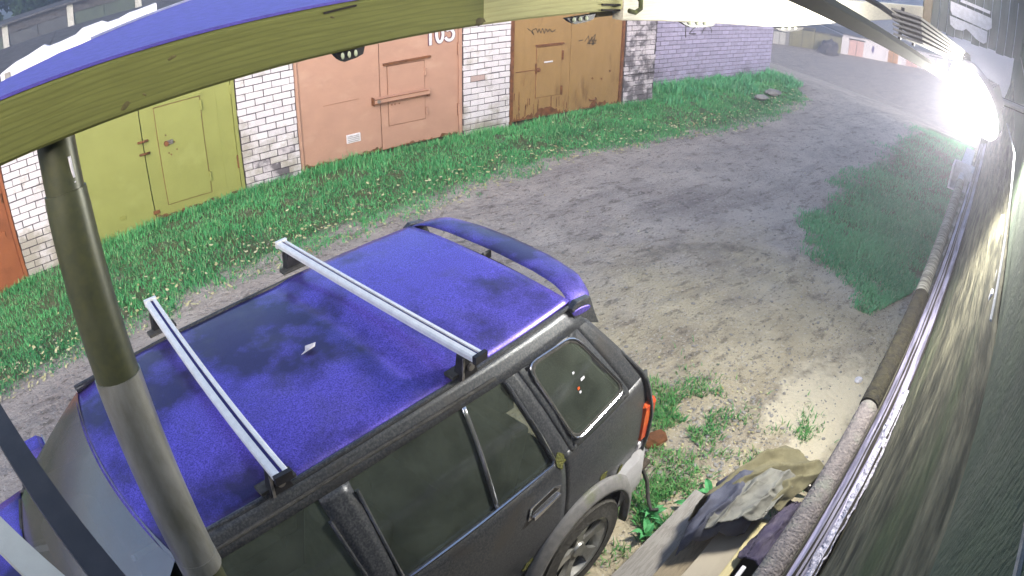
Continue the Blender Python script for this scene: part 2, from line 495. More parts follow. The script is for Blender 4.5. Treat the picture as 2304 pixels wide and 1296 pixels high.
# ------------------------------------------------------------------ the row of garages across the lane
FY = 8.74
def rusty(name, c1, c2, c3, **kw):
    return pm(name, c1, c2, scale=3.0, lo=0.35, hi=0.7, c3=c3, s3=2.2, rough=0.6, spec=0.35, bump=0.5, bscale=2.6, **kw)
GREEN = rusty('olive_green_gate_paint', (0.275, 0.29, 0.083), (0.245, 0.26, 0.072), (0.30, 0.315, 0.098))
PINK = rusty('salmon_gate_paint', (0.47, 0.275, 0.195), (0.41, 0.24, 0.17), (0.50, 0.31, 0.225), stretch=(1, 1, 1.6))
BROWN = rusty('ochre_brown_gate_paint', (0.33, 0.205, 0.08), (0.285, 0.175, 0.065), (0.16, 0.085, 0.03), lo3=0.58, hi3=0.78, stretch=(2.2, 2.2, 0.6))
RED = rusty('red_brown_gate_paint', (0.285, 0.095, 0.035), (0.235, 0.075, 0.028), (0.17, 0.055, 0.02))
DKLINE = pm('dark_gap', (0.02, 0.016, 0.012), rough=0.9)
RUST = pm('brown_rust', (0.12, 0.05, 0.02), (0.22, 0.09, 0.035), scale=14, rough=0.85, bump=0.3)
STEEL = pm('worn_steel', (0.30, 0.28, 0.26), (0.18, 0.16, 0.14), scale=18, rough=0.5, metal=0.6)
WHITEP = pm('white_paint', (0.74, 0.72, 0.76), (0.62, 0.6, 0.62), scale=20, rough=0.7)
FELT = pm('roofing_felt', (0.06, 0.058, 0.06), (0.10, 0.095, 0.10), scale=5, rough=0.9, bump=0.5, bscale=40)
CONC = pm('grey_concrete', (0.30, 0.29, 0.27), (0.22, 0.21, 0.2), scale=6, rough=0.9, bump=0.4)
BLACKP = pm('black_spray_paint', (0.035, 0.03, 0.02), rough=0.7)

GTOP = 2.30
def bar_front(mb, x0, x1, z0, z1, y0, y1):
    mb.box(x0, x1, y0, y1, z0, z1)

def stroke(pts, r=0.011, y=None):
    """flat painted stroke as a thin ribbon standing 2 mm off the surface"""
    m_ = MB()
    P = [Vector((p[0], p[1])) for p in pts]
    for i in range(len(P)-1):
        d = (P[i+1]-P[i])
        if d.length < 1e-6: continue
        d.normalize(); n = Vector((-d.y, d.x))*r; e = d*r*0.5
        q = [P[i]-e-n, P[i+1]+e-n, P[i+1]+e+n, P[i]-e+n]
        yy = y - 0.0004*i
        m_.add([(v.x, yy, v.y) for v in q], [(0, 1, 2, 3)])
    return m_

def pillar(root, x0, x1, mat, seed, special=None, skip=None, lens=(0.25,), low=0):
    core = MB().box(x0, x1, FY+0.012, FY+0.36, -0.1-low*BP, GTOP-0.05).build('pillar', MORTAR, root)
    lay_bricks(core, x0, x1, -0.02-low*BP, 23+low, FY, mat, random.Random(seed), special=special, skip=skip, lens=lens)
    return core

def garage_shell(root, x0, x1):
    """lintel over the gates, side walls behind and the flat felt roof"""
    MB().box(x0, x1, FY+0.02, FY+0.30, 2.03, GTOP).build('lintel', CONC, root)
    MB().box(x0+0.02, x0+0.14, FY+0.37, FY+5.9, -0.1, GTOP-0.01).build('side_wall', CONC, root)
    MB().box(x0, x1+0.8, FY+5.91, FY+6.1, -0.1, GTOP-0.01).build('rear_wall', CONC, root)
    MB().box(x0-0.003, x1+0.797, FY-0.06, FY+6.15, GTOP+0.002, GTOP+0.08).build('roof', FELT, root)

def leaf(root, x0, x1, mat, name='gate_leaf', ribs=(), z0=0.04, z1=2.02, y=FY+0.055):
    m_ = MB().cbox(x0, x1, y, y+0.045, z0, z1, 0.004)
    for rx in ribs:
        m_.box(rx-0.004, rx+0.004, y-0.0035, y+0.01, z0+0.05, z1-0.05)
    return m_.build(name, mat, root)

def frame_posts(root, xs_, mat, y=FY+0.02):
    for a, b in xs_:
        MB().cbox(a, b, y, y+0.09, 0.0 if a > 1 else -0.45, 2.03, 0.006).build('gate_frame', mat, root)

def hinge(parent, x, z, mat, y, h=0.13):
    MB().tube([(x, y, z-h/2), (x, y, z+h/2)], 0.018, 8).build('hinge', mat, parent, smooth=True)

def wicket(root, x0, x1, z0, z1, mat, y):
    w_ = MB().cbox(x0, x1, y-0.012, y+0.01, z0, z1, 0.003).build('wicket_door', mat, root)
    g_ = 0.009
    gp = MB()
    gp.box(x0-g_, x0, y-0.004, y+0.002, z0-g_, z1+g_); gp.box(x1, x1+g_, y-0.004, y+0.002, z0-g_, z1+g_)
    gp.box(x0, x1, y-0.004, y+0.002, z0-g_, z0); gp.box(x0, x1, y-0.004, y+0.002, z1, z1+g_)
    gp.build('door_gap', RUST, w_)
    return w_

# --- garage with the red-brown gates at the left edge of the picture
g0 = thing('garage', 'garage with red-brown wooden gates at the left edge, beside the white brick pillar', 'garage', (-2.9, FY, 0), group='garages across the lane')
garage_shell(g0, -4.5, -1.59)
frame_posts(g0, ((-1.62, -1.56),), RED)
for a, b in ((-4.3, -3.05), (-3.035, -1.63)):
    lf = leaf(g0, a, b, RED, z0=-0.40, ribs=[a+0.3, a+0.62, a+0.94])
    MB().box(a+0.1, b-0.1, FY+0.04, FY+0.056, 0.42, 0.50).build('ledge_board', RED, lf)
    hinge(lf, b-0.02 if a > -3.1 else a+0.02, 0.95, RUST, FY+0.04)
pillar(g0, -1.55, -0.80, BR_WHITE, 11, low=4)

# --- green garage
g1 = thing('garage', 'garage with olive-green steel gates, half behind the leaning drainpipe', 'garage', (0.53, FY, 0), group='garages across the lane')
garage_shell(g1, -0.78, 1.895)
frame_posts(g1, ((-0.79, -0.74), (1.835, 1.885)), GREEN)
l1 = leaf(g1, -0.735, 0.524, GREEN, z0=-0.24)
l2 = leaf(g1, 0.536, 1.83, GREEN, ribs=(1.62,), z0=-0.07)
wk = wicket(l2, 0.745, 1.39, 0.10, 1.46, GREEN, FY+0.055)
MB().box(0.70, 1.43, FY+0.03, FY+0.056, 1.475, 1.50).build('drip_strip', GREEN, l2)
hinge(wk, 1.405, 1.34, GREEN, FY+0.04); hinge(wk, 1.405, 0.33, GREEN, FY+0.04)
hinge(l2, 1.832, 1.45, GREEN, FY+0.045); hinge(l2, 1.832, 0.42, RUST, FY+0.045, 0.18)
for z in (1.06, 0.89):
    pts = [(0.46+0.14*i/6, FY+0.05-0.05*math.sin(math.pi*i/6), z+0.012*math.sin(math.pi*i/6)) for i in range(7)]
    MB().tube(pts, 0.016, 8).build('pull_handle', RUST, l1, smooth=True)
MB().tube([(0.85, FY+0.055, 0.95), (0.85, FY+0.005, 0.95)], 0.035, 12).build('lock_cover', RUST, wk, smooth=True)
MB().cbox(0.87, 0.95, FY+0.02, FY+0.046, 0.925, 0.985, 0.006).build('lock_hasp', STEEL, wk)
for x, z in ((0.86, 1.06), (0.87, 0.81), (0.90, 0.78), (0.97, 0.94), (0.99, 0.83)):
    MB().tube([(x, FY+0.046, z), (x, FY+0.038, z)], 0.011, 8).build('bolt_head', RUST, wk)
MB().cbox(0.0, 0.10, FY+0.045, FY+0.058, 0.085, 0.135, 0.003).build('vent_plate', pm('dull_olive_plate', (0.24, 0.25, 0.06), rough=0.7), l1)
MB().cbox(0.50, 0.60, FY+0.035, FY+0.05, 0.02, 0.07, 0.004).build('floor_bolt', RUST, l1)
def burnt(x, k):
    return BR_SOOT if (k < 5 and abs(x-2.35) < 0.22 and (k+int(x*9)) % 3) else None
pillar(g1, 1.895, 2.73, BR_WHITE, 12, special=burnt)

# --- salmon garage with the number
g2 = thing('garage', 'garage with salmon-pink steel gates numbered 105 and a wide latch bar', 'garage', (4.04, FY, 0), group='garages across the lane')
garage_shell(g2, 2.733, 5.405)
frame_posts(g2, ((2.738, 2.79), (5.345, 5.398)), PINK)
l1 = leaf(g2, 2.795, 4.03, PINK)
l2 = leaf(g2, 4.042, 5.34, PINK)
wk = wicket(l2, 4.16, 4.76, 0.40, 1.31, PINK, FY+0.055)
MB().bar((4.09, FY+0.035, 1.35), (4.86, FY+0.035, 1.365), 0.045, 0.028).build('drip_strip', RUST, l2)
hinge(wk, 4.775, 1.14, PINK, FY+0.038, 0.12); hinge(wk, 4.785, 0.52, PINK, FY+0.038, 0.12)
lb = MB().cbox(3.90, 4.81, FY-0.035, FY+0.04, 0.79, 0.875, 0.006).build('latch_bar', PINK, l2)
MB().box(3.91, 4.78, FY-0.041, FY-0.03, 0.855, 0.869).build('latch_edge', RUST, lb)
MB().box(3.905, 4.80, FY-0.041, FY-0.03, 0.792, 0.804).build('latch_edge', RUST, lb)
MB().tube([(3.97, FY-0.03, 0.83), (3.97, FY-0.045, 0.83)], 0.028, 12).build('padlock', STEEL, lb, smooth=True)
MB().cbox(3.89, 3.905, FY-0.04, FY+0.05, 0.77, 0.89, 0.003).build('latch_end', RUST, lb)
MB().tube([(4.79, FY+0.02, 0.775), (4.79, FY-0.03, 0.775)], 0.02, 10).build('pin', RUST, lb, smooth=True)
for x in (4.21, 4.26, 4.33):
    MB().tube([(x, FY+0.044, 0.72), (x, FY+0.036, 0.72)], 0.013, 8).build('bolt_head', RUST, wk)
vp = MB().cbox(3.47, 3.69, FY+0.045, FY+0.058, 0.27, 0.40, 0.003).build('white_plate', WHITEP, l1)
for k in range(4):
    MB().box(3.49, 3.67, FY+0.041, FY+0.046, 0.29+0.026*k, 0.297+0.026*k).build('louvre_slot', STEEL, vp)
for z in (1.42, 0.44):
    hinge(l2, 5.343, z, PINK, FY+0.03, 0.17)
    MB().box(5.325, 5.335, FY+0.045, FY+0.056, z-0.1, z+0.1).build('hinge_shadow_gap', RUST, l2)
for x, a, b in ((3.9, 1.7, 0.3),):
    MB().box(x-0.75, x-0.2, FY+0.0505, FY+0.056, 0.905, 0.909).build('weld_seam', RUST, l1)
# painted number: white figures outlined in dark red
DKRED = pm('dark_red_outline', (0.10, 0.02, 0.035), rough=0.7)
def arc(cx, cz, rx, rz, a0, a1, n=12):
    return [(cx+rx*math.cos(math.radians(a0+(a1-a0)*i/n)), cz+rz*math.sin(math.radians(a0+(a1-a0)*i/n))) for i in range(n+1)]
digits = [[(4.865, 1.545), (4.865, 1.86)],
          arc(5.02, 1.70, 0.055, 0.135, 0, 360, 18),
          [(5.25, 1.86), (5.155, 1.86), (5.15, 1.73)] + arc(5.185, 1.66, 0.075, 0.085, 110, -150, 12)]
for i, dg in enumerate(digits):
    o_ = stroke(dg, 0.037, FY+0.0535).build('painted_digit_outline', DKRED, l2)
    stroke(dg, 0.024, FY+0.0415).build('painted_digit', WHITEP, o_)
pillar(g2, 5.407, 6.275, BR_WHITE, 13, special=lambda x, k: BR_PINK if (k == 9 and 5.5 < x < 5.74) else None)

# --- brown garage
g3 = thing('garage', 'garage with rusty ochre-brown gates scrawled with black graffiti', 'garage', (7.55, FY, 0), group='garages across the lane')
garage_shell(g3, 6.28, 8.81)
frame_posts(g3, ((6.285, 6.36), (8.75, 8.805)), RUST)
l1 = leaf(g3, 6.365, 7.548, BROWN)
l2 = leaf(g3, 7.56, 8.745, BROWN)
wk = wicket(l1, 6.83, 7.35, 0.40, 1.27, BROWN, FY+0.055)
MB().bar((6.80, FY+0.04, 1.31), (7.39, FY+0.04, 1.31), 0.03, 0.025).build('drip_strip', RUST, l1)
MB().cbox(6.98, 7.16, FY+0.03, FY+0.046, 0.995, 1.02, 0.003).build('letter_slot', WHITEP, wk)
hinge(wk, 7.37, 1.10, RUST, FY+0.038, 0.16); hinge(wk, 7.37, 0.47, RUST, FY+0.038, 0.16)
MB().box(6.42, 6.84, FY+0.046, FY+0.056, 0.885, 0.897).build('latch_rod', RUST, l1)
MB().tube([(6.86, FY+0.046, 0.89), (6.86, FY+0.01, 0.89)], 0.035, 10).build('lock', RUST, wk, smooth=True)
MB().cbox(6.80, 6.83, FY+0.03, FY+0.05, 0.82, 1.0, 0.004).build('lock_plate', RUST, l1)
for x, z in ((8.08, 0.60), (8.30, 0.57), (8.50, 0.70)):
    MB().tube([(x, FY+0.058, z), (x, FY+0.045, z)], 0.02, 8).build('bolt_head', RUST, l2)
MB().tube([(8.02, FY+0.05, 0.22), (8.02, FY+0.02, 0.2), (8.18, FY+0.02, 0.2), (8.18, FY+0.05, 0.23)], 0.011, 6).build('pull_handle', RUST, l2, smooth=True)
r_ = random.Random(5)
for k in range(26):                                  # rust runs below the wicket and along the seam
    x = r_.choice((r_.uniform(6.45, 7.5), r_.uniform(7.0, 7.6), r_.uniform(6.4, 6.9)))
    z1_ = r_.uniform(0.15, 0.42) if r_.random() < 0.7 else r_.uniform(0.5, 0.95)
    if 6.82 < x < 7.36 and z1_ > 0.38: z1_ = 0.36
    h_ = r_.uniform(0.06, 0.22)
    stroke([(x, z1_), (x+r_.uniform(-0.01, 0.01), z1_-h_)], r_.uniform(0.004, 0.011), FY+0.0525).build('rust_run', RUST, l1)
# scrawls: the strokes as they stand on the gates
sc1 = [(6.63, 1.62), (6.70, 1.57), (6.76, 1.50), (6.72, 1.58), (6.80, 1.61), (6.84, 1.53), (6.86, 1.60), (6.90, 1.52), (6.93, 1.60), (6.97, 1.51),
       (7.0, 1.59), (7.04, 1.53), (7.08, 1.58), (7.13, 1.52), (7.2, 1.56)]
sc2 = [(7.72, 1.32), (7.82, 1.33)]
sc3 = [(7.86, 1.30), (7.94, 1.40), (7.97, 1.24), (8.02, 1.38), (8.03, 1.22), (8.09, 1.36), (8.02, 1.29), (8.13, 1.31), (8.05, 1.22), (8.10, 1.42), (7.92, 1.26), (8.12, 1.25)]
stroke(sc1, 0.0065, FY+0.0525).build('graffiti_scrawl', BLACKP, l1)
stroke(sc2, 0.0065, FY+0.0525).build('graffiti_scrawl', BLACKP, l2)
stroke(sc3, 0.0065, FY+0.0525).build('graffiti_scrawl', BLACKP, l2)
p3 = pillar(g3, 8.815, 9.63, BR_SOOT, 14, lens=(0.25, 0.12, 0.25), skip=lambda x, k: (k in (13, 14) and 9.24 < x < 9.38))
MB().box(8.815, 9.63, FY-0.004, FY+0.02, 0.585, 0.605).build('ledge', DKLINE, p3)

# rust creeping up from the foot of the gates
def rust_band(par, x0, x1, z0, seed, hmax=0.09, mat=RUST):
    r = random.Random(seed); n = int((x1-x0)/0.035); top_ = []
    for k in range(n+1):
        x = x0+(x1-x0)*k/n
        h = hmax*max(0.04, 0.35+0.9*fbm(x, seed, 2.2, seed)+0.35*r.uniform(-1, 1))
        top_.append((x, z0+min(hmax, max(0.006, h))))
    MB().prism([(x1, z0), (x0, z0)]+top_, lambda a, b, d: (a, d, b), FY+0.0505, FY+0.0545).build('rust_edge', mat, par)
for o_ in list(col.objects):
    if o_.name.startswith('gate_leaf') and o_.parent is not None and o_.parent.name.startswith('garage'):
        off_ = OFF[o_.name][0]; xs_ = [v.co.x+off_.x for v in o_.data.vertices]; zs_ = [v.co.z+off_.z for v in o_.data.vertices]
        rust_band(o_, min(xs_)+0.01, max(xs_)-0.01, min(zs_)+0.004, int(abs(min(xs_))*100), 0.16 if min(xs_) > 6 else 0.075)

# --- blank white brick wall, coloured lilac for the sky light, set back behind the verge
WY = 9.45
wall2 = thing('brick_wall', 'blank white brick wall end, tinted lilac for the sky light, with faint scrawled figures, weeds at its foot', 'brick wall', (12.6, WY, 0))
core = MB().box(9.75, 14.83, WY+0.012, WY+0.4, -0.3, 2.45).build('wall_core', MORTAR, wall2)
r_ = random.Random(21); cnt = 0; rest = MB()
for k in range(16):                                 # the courses that show under the beam, brick by brick
    z = 0.14 + k*BP + BH/2
    x = 9.76 - (0.13 if k % 2 else 0.0)
    while x < 14.82:
        l0 = 0.25
        a, b = max(x, 9.76), min(x+l0, 14.825)
        x += l0+0.0115
        if b-a < 0.04: continue
        l = l0 if b-a > l0-0.01 else max(0.04, round((b-a)/0.02)*0.02)
        if cnt < 300:
            inst('brick', get_brick(l, BR_SKY_LILAC, r_.randrange(4)), core, ((a+b)/2, WY+0.03+r_.uniform(-0.004, 0.004), z), (0, r_.uniform(-.008, .008), r_.uniform(-.01, .01)))
        else:
            rest.cbox(a, b, WY, WY+0.05, z, z+BH, 0.005)
        cnt += 1
for k in list(range(-4, 0)) + list(range(16, 23)):
    z = 0.14 + k*BP
    x = 9.76 - (0.13 if k % 2 else 0.0)
    while x < 14.82:
        a, b = max(x, 9.76), min(x+0.25, 14.825); x += 0.2615
        if b-a > 0.03: rest.cbox(a, b, WY, WY+0.05, z, z+BH, 0.005)
ro = rest.build('brickwork', BR_SKY_LILAC, core, kind='stuff')
stroke([(11.29, 1.42), (11.32, 1.08)], 0.014, WY-0.006).build('scrawled_figure', BLACKP, core)
stroke([(11.43, 1.16), (11.55, 1.27), (11.68, 1.33)], 0.013, WY-0.006).build('scrawled_figure', BLACKP, core)
stroke([(11.45, 1.155), (11.66, 1.15)], 0.013, WY-0.006).build('scrawled_figure', BLACKP, core)
stroke(arc(12.05, 1.16, 0.17, 0.16, 0, 180, 12), 0.012, WY-0.006).build('scrawled_figure', BLACKP, core)
MB().box(9.6, 14.95, WY-0.08, WY+6, 2.452, 2.53).build('roof', FELT, wall2)
MB().tube([(9.70, WY-0.05, 0.1), (9.70, WY-0.05, 2.45)], 0.03, 8).build('downpipe', DKLINE, wall2, smooth=True)

# --- white parapet with a ragged top and a small vent, on the roof of the green garage
WHITEW = pm('whitewash', (0.86, 0.82, 0.85), (0.78, 0.74, 0.78), scale=3, rough=0.85)
top = [(-1.33, 2.52), (-1.1, 2.60), (-0.92, 2.63), (-0.66, 2.70), (-0.58, 2.66), (-0.42, 2.67), (-0.2, 2.70), (-0.1, 2.76), (0.18, 2.78), (0.26, 2.74), (0.42, 2.75), (0.56, 2.79), (0.7, 2.80), (0.93, 2.83)]
pw = MB().prism([(0.93, 2.385), (-1.33, 2.385)] + top, lambda a, b, d: (a, d, b), FY+0.10, FY+0.26).build(
    'parapet', WHITEW, label='low whitewashed parapet with ragged top, on the roof above the green gates', cat='parapet')
MB().box(-1.27, -1.18, FY+0.085, FY+0.11, 2.44, 2.52).build('vent_grille', CONC, pw)
MB().cbox(0.94, 1.25, FY+0.1, FY+0.4, 2.385, 2.60, 0.02).build('roof_hatch', CONC, label='small grey hatch block on the garage roof beside the white parapet', cat='roof hatch')

# ------------------------------------------------------------------ second row of garages far behind
SY = 33.0
GRYG = pm('dull_grey_green_gate', (0.085, 0.105, 0.085), (0.07, 0.085, 0.075), scale=2, rough=0.7)
GRYG2 = pm('dull_slate_gate', (0.085, 0.09, 0.10), (0.07, 0.075, 0.085), scale=2, rough=0.7)
PALEB = pm('pale_pillar', (0.55, 0.54, 0.5), (0.45, 0.44, 0.4), scale=4, rough=0.9)
desc = ['far garage with grey-green gates behind the roofs, leftmost of its row', 'far garage with slate-grey gates behind the white parapet, second from the left',
        'far garage with grey-green gates behind the roofs, third from the left', 'far garage with slate gates beside the bright bush, fourth from the left',
        'far garage behind the wooden beam, fifth from the left']
for k in range(4):
    x0 = -8.1 + k*3.5
    t = thing('far_garage', desc[k], 'garage', (x0+1.75, SY, 0), group='second row of garages behind')
    MB().box(x0+0.0, x0+0.32, SY, SY+0.4, 0, 2.1).build('pillar', PALEB, t)
    for j, (a, b) in enumerate(((x0+0.34, x0+1.9), (x0+1.92, x0+3.48))):
        lf = MB().cbox(a, b, SY+0.1, SY+0.16, 0.02, 1.62, 0.01).build('gate_leaf', GRYG if k % 2 == 0 else GRYG2, t)
        MB().box(a+0.1, b-0.1, SY+0.08, SY+0.102, 0.75, 0.83).build('rail', STEEL, lf)
    MB().box(x0, x0+3.49, SY+0.05, SY+0.35, 1.62, 2.1).build('lintel', FELT, t)
    MB().box(x0, x0+3.497, SY-0.25, SY+5, 2.102, 2.2).build('roof', FELT, t)

# ------------------------------------------------------------------ far garages down the lane to the right (ground falls 7 m there)
FZ = -7.02
KHAKI = pm('khaki_gate', (0.26, 0.24, 0.12), (0.20, 0.18, 0.09), scale=1, rough=0.7)
ORANGE = pm('orange_wood_door', (0.50, 0.25, 0.06), (0.42, 0.2, 0.05), scale=1, rough=0.7)
PALEPINK = pm('pale_pink_gate', (0.66, 0.42, 0.36), (0.6, 0.38, 0.33), scale=1, rough=0.7)
PWHITE = pm('pale_white_wall', (0.80, 0.75, 0.75), (0.7, 0.66, 0.66), scale=0.6, rough=0.9)
P0, P1 = Vector((57.8, 37.9, FZ)), Vector((77.0, 26.2, FZ))
fd = (P1-P0).normalized(); fn_ = Vector((fd.y, -fd.x, 0)); flen = (P1-P0).length
fang = math.atan2(fd.y, fd.x)
def far_garage(s0, s1, h, wallm, doors, label, graf=False):
    t = thing('distant_garage', label, 'garage', tuple(P0+fd*((s0+s1)/2)), group='distant garages down the lane')
    t.rotation_euler = (0, 0, fang); OFF[t.name] = (Vector(((s0+s1)/2, 0, FZ)), 'F')
    MB().box(s0, s1, 0.0, 5, FZ-0.5, FZ+h).build('wall', wallm, t)
    for a, b, hh, mt in doors:
        d_ = MB().cbox(a, b, -0.07, -0.004, FZ+0.02, FZ+hh, 0.02).build('gate', mt, t)
        MB().box((a+b)/2-0.03, (a+b)/2+0.03, -0.085, -0.068, FZ+0.05, FZ+hh-0.05).build('gate_seam', DKLINE, d_)
        MB().box(a-0.1, b+0.1, -0.11, -0.003, FZ+hh+0.01, FZ+hh+0.12).build('gate_lintel', DKLINE, d_)
    MB().box(s0-0.05, s1-0.06, -0.3, 5.2, FZ+h+0.003, FZ+h+0.15).build('roof', FELT, t)
    if graf:
        pts = [(a*0.35*random.uniform(0.4, 1), b*0.6*random.uniform(0.4, 1)) for a, b in ((math.cos(q), math.sin(q)) for q in np.linspace(0, 6.28, 11)[:-1])]
        MB().prism([(graf+a, FZ+1.15+b) for a, b in pts], lambda a, b, d: (a, d, b), -0.02, -0.005).build('graffiti_blot', pm('violet_spray', (0.10, 0.07, 0.22), rough=0.7), t)
far_garage(0.0, 2.9, 1.75, CONC, [(1.0, 2.4, 1.35, PALEB)], 'distant low grey garage next to the end of the lilac brick wall')
far_garage(2.95, 5.9, 2.25, KHAKI, [(3.2, 5.6, 1.9, KHAKI)], 'distant khaki garage, second beyond the lilac brick wall')
far_garage(5.95, 9.4, 1.95, KHAKI, [(7.9, 9.2, 1.8, KHAKI)], 'distant khaki garage behind the dark heap of scrap')
far_garage(9.45, 15.6, 2.2, PWHITE, [(10.4, 12.4, 1.75, PALEPINK)], 'long distant white garage with a violet graffiti blot', graf=13.7)
far_garage(15.65, 18.2, 2.15, PWHITE, [(16.0, 17.5, 1.75, ORANGE)], 'distant white garage with an orange wooden door')
far_garage(18.25, 21.5, 2.1, PWHITE, [(18.8, 20.6, 1.75, PALEPINK)], 'distant white garage with pale pink gates, near the end of the row')
far_garage(21.55, 25.5, 2.1, PWHITE, [(22.4, 24.5, 1.75, WHITEP)], 'last distant white garage behind the slanting brace')
hp = MB()
r_ = random.Random(3)
bm = bmesh.new(); bmesh.ops.create_icosphere(bm, subdivisions=3, radius=1.0)
for v in bm.verts:
    k = 1+0.35*mnoise.noise(v.co*2.3+Vector((3, 1, 7)))
    v.co = Vector((v.co.x*1.5*k, v.co.y*1.0*k, max(-0.1, v.co.z)*1.5*k))
hc = P0+fd*7.0-Vector((-fn_.x, -fn_.y, 0))*-0.0+fn_*1.4
hp.bm(bm, Matrix.Translation(hc))
hp.build('scrap_heap', pm('dark_scrap', (0.05, 0.045, 0.045), (0.12, 0.10, 0.10), scale=3, rough=0.8, bump=0.8, bscale=5), label='dark heap of scrap in front of the distant khaki garages', cat='heap')

# ------------------------------------------------------------------ vegetation
LEAFG = pm('leaf_green', (0.030, 0.075, 0.018), (0.06, 0.13, 0.03), scale=0.8, rough=0.7, spec=0.2, coord='Object')
LEAFD = pm('leaf_dark', (0.014, 0.030, 0.012), (0.03, 0.055, 0.02), scale=0.6, rough=0.8, spec=0.15)
BARK = pm('bark', (0.07, 0.055, 0.04), (0.11, 0.09, 0.07), scale=9, rough=0.95, bump=0.6)
def leaf_cloud(lobes, n, size, seed):
    """many small leaf faces through the volume of the lobes (centre, radii)"""
    g = np.random.default_rng(seed); V = []; F = []
    tot = sum(a[1][0]*a[1][1]*a[1][2] for a in lobes)
    for c, r in lobes:
        k = int(n*r[0]*r[1]*r[2]/tot)
        d = g.normal(size=(k, 3)); d /= np.linalg.norm(d, axis=1)[:, None]
        rad = g.uniform(0.45, 1.0, k)**0.5
        p = np.array(c)+d*rad[:, None]*np.array(r)
        a = g.normal(size=(k, 3)); a /= np.linalg.norm(a, axis=1)[:, None]
        b = np.cross(a, g.normal(size=(k, 3))); b /= np.linalg.norm(b, axis=1)[:, None]
        s = size*g.uniform(0.6, 1.4, k)[:, None]
        q = np.stack([p-a*s, p+b*s*0.5, p+a*s, p-b*s*0.5], 1).reshape(-1, 3)
        n0 = len(V)
        V.append(q)
        F.append(k)
    q = np.concatenate(V); k = len(q)//4
    me = bpy.data.meshes.new('crown')
    me.vertices.add(len(q)); me.vertices.foreach_set('co', q.ravel())
    me.loops.add(4*k); me.loops.foreach_set('vertex_index', np.arange(4*k))
    me.polygons.add(k); me.polygons.foreach_set('loop_start', np.arange(0, 4*k, 4))
    me.update(); me.validate()
    return me
def tree(x, y, h, rad, label, seed, mat, leaves=9000, size=0.16, z0=0.0):
    t = thing('tree', label, 'tree', (x, y, z0), group='trees behind the garages')
    r = random.Random(seed)
    tr = MB().tube([(x, y, z0-0.2), (x+0.1, y, z0+h*0.3), (x-0.05, y+0.1, z0+h*0.55), (x+0.1, y, z0+h*0.85)], [0.16, 0.13, 0.09, 0.03], 9)
    lobes = []
    for k in range(11):
        an = r.uniform(0, 6.28); rr = rad*r.uniform(0.15, 0.75); zz = z0+h*r.uniform(0.22, 0.9)
        c = (x+rr*math.cos(an), y+rr*math.sin(an), zz); s = rad*r.uniform(0.3, 0.52)
        lobes.append(((c[0]-x, c[1]-y, c[2]-z0), (s, s, s*0.8)))
        tr.tube([(x, y, z0+h*0.25+0.02*k), ((x+c[0])/2, (y+c[1])/2, (zz+z0+h*0.3)/2+0.1), c], [0.05, 0.035, 0.012], 6)
    tr.build('trunk', BARK, t, smooth=True)
    me = leaf_cloud(lobes, leaves, size, seed); me.materials.append(mat)
    o = bpy.data.objects.new('crown', me); col.objects.link(o); o.parent = t
    return t
tree(-9.0, 41, 6.5, 3.4, 'dark leafy tree over the far garages, at the left edge of the picture', 1, LEAFD)
tree(-3.4, 42, 6.0, 3.2, 'dark leafy tree behind the second far garage row, left of the middle one', 2, LEAFD)
tree(2.4, 41.5, 6.2, 3.4, 'dark leafy tree behind the far garages, second from the bright bush', 3, LEAFD)
tree(8.0, 40, 6.2, 3.3, 'dark leafy tree just behind the bright green bush', 4, LEAFD)
tree(7.6, 34.5, 2.6, 1.9, 'bright green bush at the right end of the far garage row', 5, LEAFG, 5000, 0.12)

# grass: single blades, gathered in one object per patch
def blades(pts, zs, length, width, seed, lean=0.6):
    g = np.random.default_rng(seed); n = len(pts)
    base = np.column_stack([pts, zs-0.01])
    L_ = length*g.uniform(0.55, 1.35, n); an = g.uniform(0, 6.283, n)
    ln = g.uniform(0.1, lean, n)
    d = np.column_stack([np.cos(an)*ln, np.sin(an)*ln, np.ones(n)]); d /= np.linalg.norm(d, axis=1)[:, None]
    tip = d.copy(); tip[:, 2] *= 0.55; tip[:, :2] *= 2.0; tip /= np.linalg.norm(tip, axis=1)[:, None]
    sd_ = np.column_stack([-np.sin(an), np.cos(an), np.zeros(n)])*(width*g.uniform(0.6, 1.3, n))[:, None]
    mid = base+d*(L_*0.55)[:, None]; end = mid+tip*(L_*0.5)[:, None]
    q = np.stack([base-sd_, base+sd_, mid+sd_*0.7, mid-sd_*0.7, end], 1).reshape(-1, 3)
    idx = np.arange(n)*5
    loops = np.stack([idx, idx+1, idx+2, idx+3, idx+3, idx+2, idx+4], 1).ravel()
    ls = np.stack([np.arange(n)*7, np.arange(n)*7+4], 1).ravel()
    me = bpy.data.meshes.new('grass')
    me.vertices.add(len(q)); me.vertices.foreach_set('co', q.ravel())
    me.loops.add(len(loops)); me.loops.foreach_set('vertex_index', loops)
    me.polygons.add(2*n); me.polygons.foreach_set('loop_start', ls)
    me.update(); me.validate()
    return me
